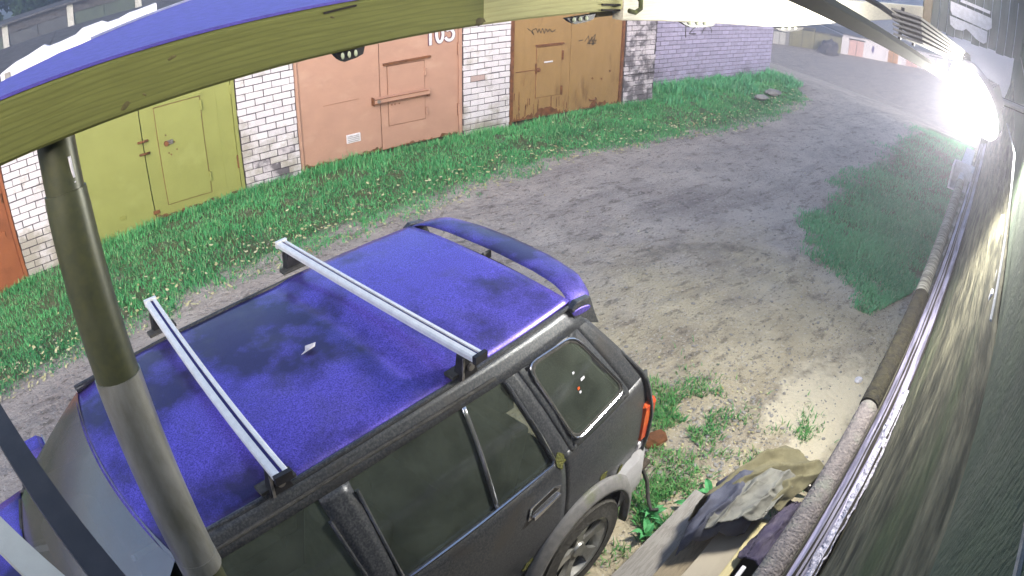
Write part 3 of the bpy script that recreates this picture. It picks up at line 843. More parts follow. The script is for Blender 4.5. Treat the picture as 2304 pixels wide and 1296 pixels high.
def grass_mat(name, c1, c2, c3):
    mt = bpy.data.materials.new(name); mt.use_nodes = True
    nt = mt.node_tree; b = nt.nodes['Principled BSDF']; L = nt.links
    b.inputs['Roughness'].default_value = 0.65; b.inputs['Specular IOR Level'].default_value = 0.25
    g = nd(nt, 'ShaderNodeNewGeometry')
    n = nd(nt, 'ShaderNodeTexNoise'); n.inputs['Scale'].default_value = 1.1; n.inputs['Detail'].default_value = 5; L.new(g.outputs['Position'], n.inputs['Vector'])
    r = nd(nt, 'ShaderNodeValToRGB'); e = r.color_ramp.elements
    e[0].position = 0.33; e[0].color = (*c1, 1); e[1].position = 0.68; e[1].color = (*c2, 1)
    L.new(n.outputs['Fac'], r.inputs[0])
    mx = nd(nt, 'ShaderNodeMix', data_type='RGBA')
    mr = nd(nt, 'ShaderNodeMapRange'); mr.inputs['From Min'].default_value = 0.72; mr.inputs['From Max'].default_value = 1.0; mr.inputs['To Max'].default_value = 0.9
    L.new(g.outputs['Random Per Island'], mr.inputs['Value']); L.new(mr.outputs[0], mx.inputs['Factor'])
    L.new(r.outputs[0], mx.inputs[6]); mx.inputs[7].default_value = (*c3, 1)
    L.new(mx.outputs[2], b.inputs['Base Color'])
    try:
        b.inputs['Subsurface Weight'].default_value = 0.0
    except Exception: pass
    return mt
GRASS = grass_mat('grass_blades', (0.055, 0.28, 0.095), (0.115, 0.46, 0.155), (0.36, 0.52, 0.24))
GRASS2 = grass_mat('grass_blades_cool', (0.065, 0.33, 0.14), (0.125, 0.48, 0.20), (0.30, 0.52, 0.27))
GRASSDRY = grass_mat('grass_blades_sparse', (0.07, 0.30, 0.08), (0.15, 0.38, 0.10), (0.38, 0.36, 0.18))
VEX = [-9, -1.7, -0.4, 1.5, 3.3, 5.6, 8.2, 10.5, 13.4, 14.6, 15.5]
VEY = [5.3, 5.93, 6.24, 6.55, 6.76, 7.1, 7.05, 6.9, 7.5, 8.5, 9.4]
def gz(x, y):
    return ground_z(x, y)+0.035*fbm(x, y, 0.7)+0.014*fbm(x, y, 2.6, 5.0)
def grass_obj(name, pts, length, width, mat, label, seed, lean=0.6, cat='grass', hz=None):
    zs = np.array([gz(x, y) for x, y in pts])
    me = blades(np.array(pts), zs, length if hz is None else length*np.array([hz(x, y) for x, y in pts]), width, seed, lean)
    me.materials.append(mat)
    o = bpy.data.objects.new(name, me); col.objects.link(o)
    setp(o, label, cat, kind='stuff')
    return o
g = np.random.default_rng(31); pts = []
while len(pts) < 98000:
    x = g.uniform(-4.2, 15.2); y = g.uniform(5.2, 9.35)
    e = np.interp(x, VEX, VEY)-0.17+0.22*fbm(x, y, 1.9, 2)+0.09*fbm(x, y, 6, 4)
    yb = FY+0.0 if x < 9.65 else WY
    if y < e or y > yb: continue
    dens = min(1.0, (y-e)/0.38+0.06)*(0.6+0.6*(fbm(x, y, 1.3, 9)+0.5))
    if fbm(x, y, 2.1, 17) > 0.36 and g.random() < 0.75: continue
    if g.random() < dens: pts.append((x, y))
grass_obj('verge_grass', pts, 0.078, 0.006, GRASS, 'thick green grass of the verge along the garage row', 41,
          hz=lambda x, y: 0.6+0.9*max(0, fbm(x, y, 1.1, 3))+0.5*max(0, fbm(x, y, 3.3, 6))+0.6*(y > FY-0.22))
pts = []
while len(pts) < 42000:                              # the grass patch on our side, by the floodlight
    u = 6.5+10.5*g.random()**1.5; w = g.uniform(0.32, 2.75)
    lim = np.interp(u, [6.5, 6.9, 7.6, 9, 12, 17], [0.8, 1.3, 2.15, 2.45, 2.3, 2.1])+0.55*fbm(u, w, 1.4, 6)+0.2*fbm(u, w, 5, 2)
    lo_ = 0.35+0.8*max(0, 7.7-u)*0.4
    if w > lim or w < lo_: continue
    if g.random() < min(1, (lim-w)/0.8+0.05)*(0.45+0.9*(fbm(u, w, 1.8, 2)+0.3))*min(1, max(0.25, (13-u)/4)):
        p_ = LW(u, w); pts.append((p_.x, p_.y))
grass_obj('yard_grass', pts, 0.075, 0.006, GRASS2, 'patch of grass between the lane and our wall, below the floodlight', 42)
pts = []
while len(pts) < 6500:                               # thin tufts behind the car and round the boards
    k = g.random()
    if k < 0.45: u, w = g.normal(3.75, 0.28), g.normal(1.62, 0.26)
    elif k < 0.75: u, w = g.normal(2.85, 0.22), g.normal(1.22, 0.12)
    else: u, w = g.normal(3.75, 0.35), g.normal(0.72, 0.09)
    if fbm(u, w, 3.5, 8) < -0.08: continue
    p_ = LW(u, w); pts.append((p_.x, p_.y))
grass_obj('sparse_grass', pts, 0.07, 0.005, GRASSDRY, 'thin tufts of grass behind the car and around the boards', 43, lean=0.9)
# tall weeds at the foot of the lilac wall
pts = []
while len(pts) < 5200:
    x = g.uniform(9.7, 14.9); y = g.uniform(8.3, 9.4)
    if g.random() < (0.35+fbm(x, y, 1.6, 12))*(1.0 if y > 8.75 else 0.35): pts.append((x, y))
grass_obj('tall_weeds', pts, 0.21, 0.012, GRASS2, 'tall dark weeds growing at the foot of the lilac brick wall', 44, lean=0.5, cat='weeds',
          hz=lambda x, y: 0.7+0.9*max(0, fbm(x, y, 1.5, 3)+0.1))

# fallen leaves and litter
def scatter_leaves(n, region, size, seed):
    g = np.random.default_rng(seed); V = []; F = []
    while len(F) < n:
        x, y = region(g)
        z = gz(x, y)+(g.uniform(0.03, 0.10) if y > float(np.interp(x, VEX, VEY))+0.1 else g.uniform(0.006, 0.014)); a = g.uniform(0, 6.28); s = size*g.uniform(0.5, 1.4)
        t = g.uniform(-0.35, 0.35, 2); n0 = len(V)
        for da, rr in ((0, 1), (0.9, 0.62), (2.3, 0.6), (3.14, 0.85), (4.0, 0.6), (5.4, 0.62)):
            dx, dy = rr*s*math.cos(a+da), rr*s*math.sin(a+da)
            V.append((x+dx, y+dy, z+dx*t[0]+dy*t[1]+0.12*s*math.cos(2*da)))
        F.append(tuple(range(n0, n0+6)))
    me = bpy.data.meshes.new('fallen_leaves'); me.from_pydata(V, [], F); me.update()
    return me
def reg1(g):
    while True:
        x = g.uniform(-2.5, 14); e = np.interp(x, VEX, VEY)
        y = e+abs(g.normal(0, 0.5))-0.22
        if y < FY-0.05: return x, y
def reg2(g):
    k = g.random()
    if k < 0.25: return g.uniform(2.8, 12), g.uniform(2.2, 6.6)
    u, w = g.normal(3.5, 0.5), g.normal(1.35, 0.3); p_ = LW(u, w); return p_.x, p_.y
YLEAF = pm('pale_yellow_leaf', (0.50, 0.46, 0.20), (0.62, 0.58, 0.36), scale=3, rough=0.75, c3=(0.34, 0.2, 0.08), s3=2.5, coord='Object')
for nm, n, rg_, sz, lb in (('fallen_leaves', 1700, reg1, 0.024, 'pale yellow leaves fallen over the verge grass'), ('leaf_litter', 260, reg2, 0.015, 'leaf litter and chips strewn on the bare ground')):
    me = scatter_leaves(n, rg_, sz, 5+n); me.materials.append(YLEAF)
    o = bpy.data.objects.new(nm, me); col.objects.link(o); setp(o, lb, 'leaves', kind='stuff')
PEB = pm('pebble', (0.35, 0.33, 0.30), (0.2, 0.19, 0.17), scale=4, rough=0.9)
pm_ = MB(); r_ = random.Random(77)
for k in range(420):
    if k < 170: p_ = LW(r_.gauss(3.5, 0.55), r_.gauss(1.3, 0.35))
    else: p_ = Vector((r_.uniform(1.5, 13), r_.uniform(1.8, 6.9), 0))
    bm = bmesh.new(); bmesh.ops.create_icosphere(bm, subdivisions=1, radius=r_.uniform(0.007, 0.022))
    mt_ = Matrix.Translation((p_.x, p_.y, gz(p_.x, p_.y)+0.003)) @ Matrix.Rotation(r_.uniform(0, 3), 4, 'Z') @ Matrix.Diagonal((1.3, 0.9, 0.6, 1))
    pm_.bm(bm, mt_)
for k in range(5200):
    q_ = r_.random()
    if q_ < 0.3: p_ = LW(r_.gauss(3.9, 0.8), r_.gauss(1.35, 0.45))
    else: p_ = Vector((r_.uniform(-2.0, 13.5), r_.uniform(1.6, 7.2), 0))
    sz = r_.uniform(0.004, 0.012)*(1.5 if r_.random() < 0.12 else 1); a_ = r_.uniform(0, 6.28); z_ = gz(p_.x, p_.y)
    vs = [(p_.x+sz*1.3*math.cos(a_+t), p_.y+sz*math.sin(a_+t), z_-0.001) for t in (0, 1.6, 3.1, 4.7)]+[(p_.x+sz*0.2, p_.y, z_+sz*r_.uniform(0.6, 1.1))]
    pm_.add(vs, [(0, 1, 4), (1, 2, 4), (2, 3, 4), (3, 0, 4)])
pm_.build('pebbles', PEB, base=(0, 0, 0), label='pebbles and crumbs of stone on the bare ground', cat='pebbles', kind='stuff')
for i, (px, py, s, lb) in enumerate(((3.02, 2.30, 0.09, 'brown half brick lying behind the car near the tow hitch'), (12.2, 7.9, 0.16, 'grey broken slab lying in the weeds before the lilac wall'),
                              (12.9, 8.05, 0.2, 'larger pale slab in the grass near the end of the lilac wall'), (5.05, 1.62, 0.045, 'round pale stone on the sandy patch by the lean-to'))):
    bm = bmesh.new(); bmesh.ops.create_icosphere(bm, subdivisions=2, radius=1)
    for v in bm.verts:
        k = 1+0.3*mnoise.noise(v.co*1.7+Vector((i*3.1, 0, 1)))
        v.co = Vector((v.co.x*s*1.3*k, v.co.y*s*0.8*k, v.co.z*s*(0.35 if i in (1, 2) else 0.6)*k+s*0.2))
    MB().bm(bm, Matrix.Translation((px, py, gz(px, py)+(0.06 if i in (1, 2) else 0)))).build('stone', [RUST, PEB, PEB, WHITEP][i], label=lb, cat='stone')

# ================================================================== our own side (frame 'L': u along the wall, w out into the lane, z up)
def wood_mat(name, c1, c2, knots=True, scale=14, rough=0.8, dark=(0.03, 0.025, 0.008)):
    """wood with grain along u, swirling round knots"""
    mt = bpy.data.materials.new(name); mt.use_nodes = True
    nt = mt.node_tree; b = nt.nodes['Principled BSDF']; L = nt.links
    b.inputs['Roughness'].default_value = rough; b.inputs['Specular IOR Level'].default_value = 0.25
    tc = nd(nt, 'ShaderNodeTexCoord'); mp = nd(nt, 'ShaderNodeMapping'); mp.inputs['Scale'].default_value = (0.10, 1, 1)
    L.new(tc.outputs['Object'], mp.inputs['Vector'])
    n1 = nd(nt, 'ShaderNodeTexNoise'); n1.inputs['Scale'].default_value = 5; n1.inputs['Detail'].default_value = 3; L.new(mp.outputs[0], n1.inputs['Vector'])
    w = nd(nt, 'ShaderNodeTexWave', wave_type='BANDS', bands_direction='Z'); w.inputs['Scale'].default_value = scale*1.9; w.inputs['Distortion'].default_value = 7.0
    w.inputs['Detail'].default_value = 2.5; w.inputs['Detail Scale'].default_value = 1.2
    L.new(mp.outputs[0], w.inputs['Vector'])
    n2 = nd(nt, 'ShaderNodeTexNoise'); n2.inputs['Scale'].default_value = 120; n2.inputs['Detail'].default_value = 3; L.new(mp.outputs[0], n2.inputs['Vector'])
    def mix(f, a, c):
        n = nd(nt, 'ShaderNodeMix', data_type='RGBA')
        if isinstance(f, float): n.inputs['Factor'].default_value = f
        else: L.new(f, n.inputs['Factor'])
        for sck, v in ((n.inputs[6], a), (n.inputs[7], c)):
            if isinstance(v, tuple): sck.default_value = (*v, 1)
            else: L.new(v, sck)
        return n.outputs[2]
    def rg(v, a, z, t0=0., t1=1.):
        r = nd(nt, 'ShaderNodeMapRange'); r.inputs['From Min'].default_value = a; r.inputs['From Max'].default_value = z; r.inputs['To Min'].default_value = t0; r.inputs['To Max'].default_value = t1
        L.new(v, r.inputs['Value']); return r.outputs[0]
    c = mix(rg(w.outputs['Fac'], 0.0, 0.4, 0.42, 0.0), c1, c2)
    c = mix(rg(n1.outputs['Fac'], 0.4, 0.7, 0.0, 0.5), c, tuple(x*0.72 for x in c1))
    c = mix(rg(n2.outputs['Fac'], 0.35, 0.65, 0.0, 0.35), c, tuple(x*0.6 for x in c1))
    L.new(c, b.inputs['Base Color'])
    bp = nd(nt, 'ShaderNodeBump'); bp.inputs['Strength'].default_value = 0.25; bp.inputs['Distance'].default_value = 0.004
    L.new(n2.outputs['Fac'], bp.inputs['Height']); L.new(bp.outputs[0], b.inputs['Normal'])
    return mt
BEAM = wood_mat('yellowed_pine', (0.142, 0.150, 0.040), (0.066, 0.070, 0.018))
BEAM2 = wood_mat('floodlit_white_pine', (0.72, 0.68, 0.55), (0.55, 0.5, 0.38))  # floodlight's overexposure is put into the near-white wood colour
WOODG = wood_mat('grey_weathered_wood', (0.33, 0.305, 0.27), (0.13, 0.11, 0.085), scale=30)
WOODB = wood_mat('brown_weathered_wood', (0.29, 0.235, 0.155), (0.12, 0.085, 0.05), scale=30)
WOODY = wood_mat('yellow_new_wood', (0.58, 0.5, 0.27), (0.42, 0.34, 0.16), scale=20)
WOODD = wood_mat('dark_old_wood', (0.075, 0.07, 0.045), (0.04, 0.035, 0.022), scale=20)
KNOT = pm('wood_knot', (0.06, 0.052, 0.02), (0.11, 0.095, 0.03), scale=30, rough=0.8)
GALV = pm('galvanised_steel', (0.50, 0.50, 0.54), (0.40, 0.40, 0.44), scale=25, rough=0.35, metal=0.8)
SKY_SHEET = pm('sky_violet_sheet_metal', (0.12, 0.095, 0.42), (0.10, 0.08, 0.34), scale=40, rough=0.5, metal=0.35, bump=0.1, bscale=90)  # violet of the dusk sky on the upward face is painted in
BLACKPL = pm('black_plastic', (0.015, 0.014, 0.015), (0.03, 0.028, 0.03), scale=20, rough=0.55)

# --- the wooden beam under the eaves, with its metal cover sheet
bw0, bw1 = 1.15, 1.19
def bz(u):      # slight sag of the long beam
    return 0.012*math.sin((u+0.6)*1.15)
beam = thing('wooden_beam', 'olive-yellow wooden beam with dark knots, crossing the top left of the view', 'beam', (0.6, 1.17, 3.22), 'L')
LIT_PINE = wood_mat('floodlit_yellow_pine', (0.40, 0.385, 0.17), (0.27, 0.25, 0.10))  # floodlight on this stretch of the beam is put into the wood colour
def beam_piece(ua, ub, N, mat):
    vs = []
    for u in np.linspace(ua, ub, N):
        zb, zt = 3.225+bz(u)-0.006*max(0, u-1.0), 3.341
        c = 0.006
        vs += [(u, bw0+c, zb), (u, bw0, zb+c), (u, bw0, zt-c), (u, bw0+c, zt), (u, bw1, zt), (u, bw1, zb)]
    fs = [(i*6+k, i*6+(k+1) % 6, (i+1)*6+(k+1) % 6, (i+1)*6+k) for i in range(N-1) for k in range(6)] + [tuple(range(6)), tuple((N-1)*6+k for k in range(6))]
    return MB().add(vs, fs).build('board', mat, beam, smooth=True, ang=30)
bd = beam_piece(-1.5, 1.178, 24, BEAM)
bd2 = beam_piece(1.1785, 1.775, 8, LIT_PINE)
for i, (u, z, s) in enumerate(((0.30, 3.252, 0.009), (0.40, 3.312, 0.006), (1.165, 3.247, 0.014), (0.75, 3.315, 0.0045), (0.34, 3.262, 0.004), (-0.05, 3.29, 0.006))):
    bm = bmesh.new(); bmesh.ops.create_uvsphere(bm, u_segments=18, v_segments=9, radius=1)
    for v in bm.verts:
        k = 1+0.55*mnoise.noise(Vector((v.co.x*1.6+i*4.1, v.co.z*1.6, i*2.3)))
        v.co = Vector((v.co.x*k*(1+0.5*(v.co.x > 0)), v.co.y, v.co.z*k))
    mm = Matrix.Translation((u, bw0+0.003, z)) @ Matrix.Rotation(-0.5+0.3*i, 4, 'Y') @ Matrix.Diagonal((s*1.5, 0.0042, s*0.8, 1))
    MB().bm(bm, mm).build('knot', KNOT, bd, smooth=True)
MB().bar((0.73, bw0-0.001, 3.327), (0.81, bw0-0.001, 3.331), 0.003, 0.004).build('crack', DKLINE, bd)
for z in (3.245, 3.228):
    MB().tube([(1.66, bw0-0.004, z+0.006), (1.755, bw0-0.005, z)], 0.0035, 6).build('nail', DKLINE, bd)
cs = MB().prism([(-1.5, 1.152), (1.72, 1.152), (1.72, 2.25), (1.0, 2.05), (0.53, 1.69), (0.3, 1.50), (0.24, 1.475), (0.21, 1.44), (0.08, 1.345), (-0.5, 1.28), (-1.5, 1.28)], lambda a, b, d: (a, b, d), 3.3415, 3.3475)
cv = cs.build('cover_sheet', SKY_SHEET, beam)
for p_, q_ in (((0.33, 1.525), (0.53, 1.69)), ((0.53, 1.69), (1.0, 2.05))):
    MB().bar((p_[0], p_[1]+0.003, 3.347), (q_[0], q_[1]+0.003, 3.347), 0.006, 0.012).build('sheet_rim', WHITEP, cv)

beam2 = thing('wooden_beam', 'white-lit wooden beam continuing to the right towards the floodlight', 'beam', (4.0, 1.17, 3.1), 'L')
zb2 = lambda u: 3.192-0.077*(u-1.78) if u < 3.2 else 3.083-0.012*(u-3.2)
us = [1.782, 2.2, 2.6, 3.0, 3.4, 4, 5, 6, 7, 8, 8.66]
vs = []
for u in us:
    zb, zt = zb2(u), zb2(u)+0.155
    vs += [(u, bw0+0.004, zb), (u, bw0, zb+0.004), (u, bw0, zt-0.004), (u, bw0+0.004, zt), (u, bw1, zt), (u, bw1, zb)]
N = len(us)
fs = [(i*6+k, i*6+(k+1) % 6, (i+1)*6+(k+1) % 6, (i+1)*6+k) for i in range(N-1) for k in range(6)] + [tuple(range(6)), tuple((N-1)*6+k for k in range(6))]
b2 = MB().add(vs, fs).build('board', BEAM2, beam2, smooth=True, ang=30)
MB().cbox(1.70, 1.86, bw1+0.002, bw1+0.03, 3.2, 3.33, 0.004).build('splice_plate', WOODB, beam2)
# hook at the joint
hk = [(1.77, 1.148, 3.30), (1.79, 1.12, 3.285), (1.815, 1.11, 3.262), (1.82, 1.112, 3.235), (1.80, 1.118, 3.222), (1.775, 1.125, 3.228)]
MB().tube(hk, 0.008, 8).build('hook', pm('mossy_iron', (0.13, 0.15, 0.05), (0.06, 0.06, 0.03), scale=40, rough=0.8), beam2, smooth=True)
# dark scalloped clips hanging under both beams
for i, (u0, u1, zt, par, lb) in enumerate(((0.757, 0.832, 3.234, None, 'dark scalloped clip under the beam above the salmon gates'), (1.505, 1.64, 3.219, None, 'dark scalloped clip under the beam above the ochre gates'),
                                  (2.17, 2.46, 3.16, None, 'dark scalloped clip under the white beam before the lilac wall'), (3.15, 3.62, 3.083, None, 'dark scalloped clip under the white beam near the slanting brace'))):
    s = (u1-u0)
    poly = [(u0, zt), (u0+0.14*s, zt-0.012), (u0+0.3*s, zt-0.02), (u0+0.7*s, zt-0.017), (u0+0.93*s, zt-0.012), (u1, zt+0.004)]
    if i >= 2: poly = [(a, b-0.010*(a-u0)/s*2) for a, b in poly]
    t = thing('cable_clip', lb, 'clip', ((u0+u1)/2, 1.16, zt-0.02), 'L', 'clips under the beams')
    MB().prism(poly, lambda a, b, d: (a, d, b), 1.153, 1.168).build('clip_plate', BLACKPL, t)
    for k in range(3):
        uu = u0+s*(0.22+0.22*k); zz = zt-0.006-(0.004*k if i >= 2 else 0)
        bm = bmesh.new(); bmesh.ops.create_uvsphere(bm, u_segments=10, v_segments=6, radius=1)
        MB().bm(bm, Matrix.Translation((uu, 1.151, zz)) @ Matrix.Diagonal((0.05*s, 0.004, 0.0075, 1))).build('bead', pm('pale_green_bead', (0.42, 0.46, 0.32), rough=0.7), t, smooth=True)

# --- the drainpipe in front of the camera: a thin upper run, sockets, a galvanised lower run
PIPEO = pm('olive_pipe', (0.078, 0.080, 0.034), (0.05, 0.055, 0.03), scale=50, lo=0.3, hi=0.7, rough=0.42, metal=0.15, c3=(0.075, 0.08, 0.05), s3=3, spec=0.5)
PIPEG = pm('galvanised_pipe', (0.40, 0.39, 0.36), (0.26, 0.255, 0.21), scale=14, rough=0.34, metal=0.55, stretch=(1, 1, 0.3))
def pax(z):     # axis of the slightly leaning pipe
    t = (3.22-z)
    return (0.170-0.030*t, 1.235-0.16*t)
def prun(z0, z1, r0, r1, n=20):
    zs_ = np.linspace(z0, z1, 8)
    return MB().tube([(*pax(z), z) for z in zs_], [r0+(r1-r0)*k/7 for k in range(8)], n)
pipe = thing('drainpipe', 'leaning olive-brown drainpipe with a galvanised lower run, in front of the car', 'drainpipe', (*pax(0), 0.0), 'L')
prun(3.228, 3.10, 0.041, 0.042).build('upper_run', PIPEO, pipe, smooth=True, ang=60)
prun(3.125, 3.085, 0.0455, 0.0475).build('socket', PIPEO, pipe, smooth=True, ang=60)
prun(3.09, 2.735, 0.0475, 0.051).build('upper_run', PIPEO, pipe, smooth=True, ang=60)
prun(2.755, 2.25, 0.0535, 0.0545).build('lower_run', PIPEG, pipe, smooth=True, ang=60)
prun(2.255, 0.02, 0.049, 0.049).build('lower_run', PIPEO, pipe, smooth=True, ang=60)
prun(2.275, 2.235, 0.0555, 0.0565).build('socket', PIPEG, pipe, smooth=True, ang=60)
# scratch label on the upper run
ax = pax(3.165)
for z0, z1, r in ((3.192, 3.152, 0.0035), (3.145, 3.138, 0.0035)):
    MB().tube([(ax[0]+0.016, ax[1]-0.0385, z0), (ax[0]+0.017, ax[1]-0.0375, z1)], r, 6).build('white_scratch', WHITEP, pipe)

# --- steel arm and pale batten running from the wall out under the beam, lower left corner
MB().bar((-0.215, 1.62, 2.845), (-0.02, 0.45, 2.79), 0.046, 0.046).build('steel_arm', pm('dark_painted_steel', (0.028, 0.027, 0.030), (0.04, 0.038, 0.04), scale=20, rough=0.5, spec=0.4), frame='L',
    label='dark square steel arm crossing the lower left corner', cat='steel arm')
MB().bar((-0.49, 1.60, 2.75), (0.0, 0.42, 2.63), 0.055, 0.03).build('batten', pm('pale_painted_batten', (0.55, 0.56, 0.49), (0.5, 0.5, 0.44), scale=12, rough=0.7), frame='L',
    label='pale painted batten below the dark steel arm', cat='batten')

# --- our wall, with the low lean-to along it
WALLM = pm('dark_green_grey_plaster', (0.075, 0.10, 0.06), (0.045, 0.065, 0.042), scale=6, rough=0.85, bump=0.5, bscale=60, c3=(0.11, 0.12, 0.085), s3=1.2, stretch=(1, 1, 0.5))
hw = thing('house_wall', 'dark green-grey plastered wall of our building along the right edge', 'wall', (4, -0.4, 0), 'L')
MB().box(-8, 14, -0.65, -0.25, -0.3, 3.72).build('wall_panel', WALLM, hw)
MB().box(-8, 14.2, -0.75, -0.12, 3.722, 3.80).build('coping', FELT, hw)
for k, (z, u0, u1) in enumerate(((2.96, 0.5, 9), (3.18, 0.3, 8.6))):
    MB().box(u0, u1, -0.249, -0.242, z, z+0.012).build('plaster_seam', CONC, hw)

FELTG = pm('streaked_grey_felt', (0.15, 0.14, 0.095), (0.045, 0.045, 0.032), scale=13, lo=0.40, hi=0.60, rough=0.95, bump=1.0, bscale=28, stretch=(0.16, 1.2, 1.2), c3=(0.07, 0.085, 0.045), s3=1.6, spec=0.1)
FLASH = pm('pale_flashing', (0.34, 0.31, 0.43), (0.12, 0.11, 0.15), scale=18, lo=0.45, hi=0.6, rough=0.55, metal=0.2, stretch=(0.10, 1.4, 1.4), bump=0.6, bscale=30)  # violet sky light on the upward strips is mixed into the colour
FLASHW = pm('white_crumpled_sheet', (0.55, 0.52, 0.60), (0.26, 0.245, 0.30), scale=26, rough=0.5, bump=1.0, bscale=50)
lt = thing('lean_to', 'low lean-to covered with streaked grey felt against our wall', 'lean-to', (4, -0.1, 0), 'L')
def apron(a, b):
    u = -2+13.5*a; t = b
    w = 0.005-0.245*t; z = 1.325+1.10*t
    k = 0.011*fbm(u*0.5, t*6, 1.6, 3)+0.006*math.sin(u*2.1+t*8)+0.004*fbm(u, t*14, 2.2, 1)
    return (u, w+k*0.9+0.012*math.sin(math.pi*t), z+k*0.25)
MB().grid(apron, 150, 26).build('felt_cover', FELTG, lt, smooth=True, thick=0.01, ang=180)
MB().box(-2, 11.4, -0.24, -0.03, -0.2, 1.30).build('board_front', WOODD, lt)
def strip(w0, w1, z0, z1, amp, seed, u0=-1.5, u1=10.5, crum=0.0):
    def fn(a, b):
        u = u0+(u1-u0)*a
        n_ = amp*fbm(u, b*2+seed, 0.9, seed)+crum*fbm(u, b*3, 7, seed)
        return (u, w0+(w1-w0)*b+n_, z0+(z1-z0)*b+n_*0.6+crum*0.8*fbm(u, b*4, 5, seed+3))
    return MB().grid(fn, 220, 5)
strip(0.122, 0.084, 1.315, 1.345, 0.008, 2).build('drip_edge', FLASH, lt, smooth=True, thick=0.004, ang=180)
strip(0.092, 0.040, 1.352, 1.362, 0.009, 5).build('drip_edge', pm('sky_violet_batten', (0.25, 0.23, 0.30), (0.16, 0.15, 0.2), scale=20, rough=0.7, stretch=(0.2, 1, 1)), lt, smooth=True, thick=0.012, ang=180)  # batten top tinted violet for the sky light
strip(0.046, -0.006, 1.372, 1.395, 0.014, 7, u0=1.75, u1=3.3, crum=0.014).build('crumpled_strip', FLASHW, lt, smooth=True, thick=0.004, ang=180)
strip(0.050, 0.012, 1.366, 1.376, 0.012, 9).build('drip_edge', FLASH, lt, smooth=True, thick=0.004, ang=180)
for k_, (w_, z_) in enumerate(((0.126, 1.322), (0.087, 1.357), (0.066, 1.374), (0.012, 1.392))):
    strip(w_, w_-0.007, z_, z_+0.003, 0.008, 2+k_).build('dark_seam', DKLINE, lt, smooth=True, thick=0.004, ang=180)
MB().box(-2, 11.4, -0.03, 0.13, 1.24, 1.295).build('eave_board', WOODD, lt)

# --- rough round gutter pipe along the eave of the lean-to: three lengths
PIPER = pm('rough_mauve_grey_pipe', (0.225, 0.195, 0.185), (0.13, 0.115, 0.115), scale=40, rough=0.9, bump=0.8, bscale=70, c3=(0.2, 0.2, 0.17), s3=5)
PIPEM = pm('mossy_dark_pipe', (0.012, 0.010, 0.007), (0.034, 0.030, 0.015), scale=22, rough=0.95, bump=1.0, bscale=40, c3=(0.02, 0.018, 0.013), s3=5)
PIPEP = pm('pale_ribbed_pipe', (0.33, 0.32, 0.27), (0.10, 0.092, 0.075), scale=14, rough=0.9, bump=0.9, bscale=30, stretch=(3.0, 0.7, 0.7))
gt = thing('gutter_pipe', 'long rough round pipe along the lean-to eave, mossy in the middle', 'pipe', (4, 0.19, 1.2), 'L')
def rough_pipe(u0, u1, r, seed, n=18, w=0.187, z=1.27, dw=0.0):
    k = max(8, int((u1-u0)*16)); vs = []
    for i in range(k+1):
        u = u0+(u1-u0)*i/k
        for j in range(n):
            t = 2*math.pi*j/n
            rr = r*(1+0.07*mnoise.noise(Vector((u*9, 2*math.cos(t), 2*math.sin(t)+seed)))+0.02*mnoise.noise(Vector((u*30, 6*math.cos(t), seed+6*math.sin(t)))))
            vs.append((u, w+dw*(u-u0)+rr*math.cos(t), z+rr*math.sin(t)+0.006*math.sin(u*1.3+seed)))
    fs = [(i*n+j, i*n+(j+1) % n, (i+1)*n+(j+1) % n, (i+1)*n+j) for i in range(k) for j in range(n)]
    fs += [tuple(range(n))[::-1], tuple(k*n+j for j in range(n))]
    return MB().add(vs, fs)
rough_pipe(-1.2, 3.17, 0.058, 1).build('pipe_length', PIPER, gt, smooth=True, ang=60)
rough_pipe(3.18, 4.75, 0.060, 2, w=0.19).build('pipe_length', PIPEM, gt, smooth=True, ang=60)
rough_pipe(4.76, 8.1, 0.055, 3, w=0.195, dw=0.012).build('pipe_length', PIPEP, gt, smooth=True, ang=60)
for u in (0.6, 2.4, 4.2, 6.2, 7.7):
    pts = [(u, 0.187+0.068*math.cos(t), 1.27+0.068*math.sin(t)) for t in np.linspace(-3.4, 0.1, 10)]
    MB().tube(pts, 0.006, 6).build('bracket', STEEL, gt, smooth=True)
bx_ = thing('end_box', 'pale square funnel box at the far end of the gutter pipe', 'funnel box', (8.3, 0.24, 1.1), 'L')
ebm = MB(); ebm.box(8.14, 8.5, 0.10, 0.125, 1.15, 1.44); ebm.box(8.14, 8.5, 0.365, 0.39, 1.15, 1.44); ebm.box(8.48, 8.52, 0.125, 0.365, 1.15, 1.44); ebm.box(8.14, 8.48, 0.125, 0.365, 1.15, 1.17)
ebm.build('box_shell', WHITEP, bx_)
MB().tube([(8.16, 0.245, 1.28), (8.46, 0.245, 1.28)], 0.045, 12).build('spout', WHITEP, bx_, smooth=True)
MB().box(8.5, 9.6, 0.16, 0.30, 1.16, 1.40).build('far_channel', WHITEP, bx_)

# --- wires clipped to the wall
CABLE = pm('pale_cable', (0.55, 0.54, 0.56), (0.4, 0.4, 0.42), scale=20, rough=0.5)
cb = thing('wall_cable', 'pale cable clipped along our wall below the floodlight', 'cable', (4, -0.23, 2.3), 'L')
pts = [(u, -0.225+0.006*math.sin(u*7), 2.34-0.02*(u-2.4)+0.03*math.sin(u*2.3)-0.04*max(0, u-4)) for u in np.linspace(2.4, 7.5, 40)]
MB().tube(pts, 0.005, 6).build('cable', CABLE, cb, smooth=True)
for i in (3, 12, 22, 31):
    p_ = pts[i]; MB().cbox(p_[0]-0.03, p_[0]+0.03, -0.245, -0.205, p_[2]-0.02, p_[2]+0.02, 0.004).build('cable_clip', WHITEP, cb)
MB().tube([(2.2, -0.2, 2.5), (3.0, -0.2, 2.56), (3.8, -0.18, 2.75), (4.05, -0.1, 2.85)], 0.006, 6).build('lamp_flex', frame='L', mat=CABLE, label='thin flex running up our wall to the floodlight', cat='cable')

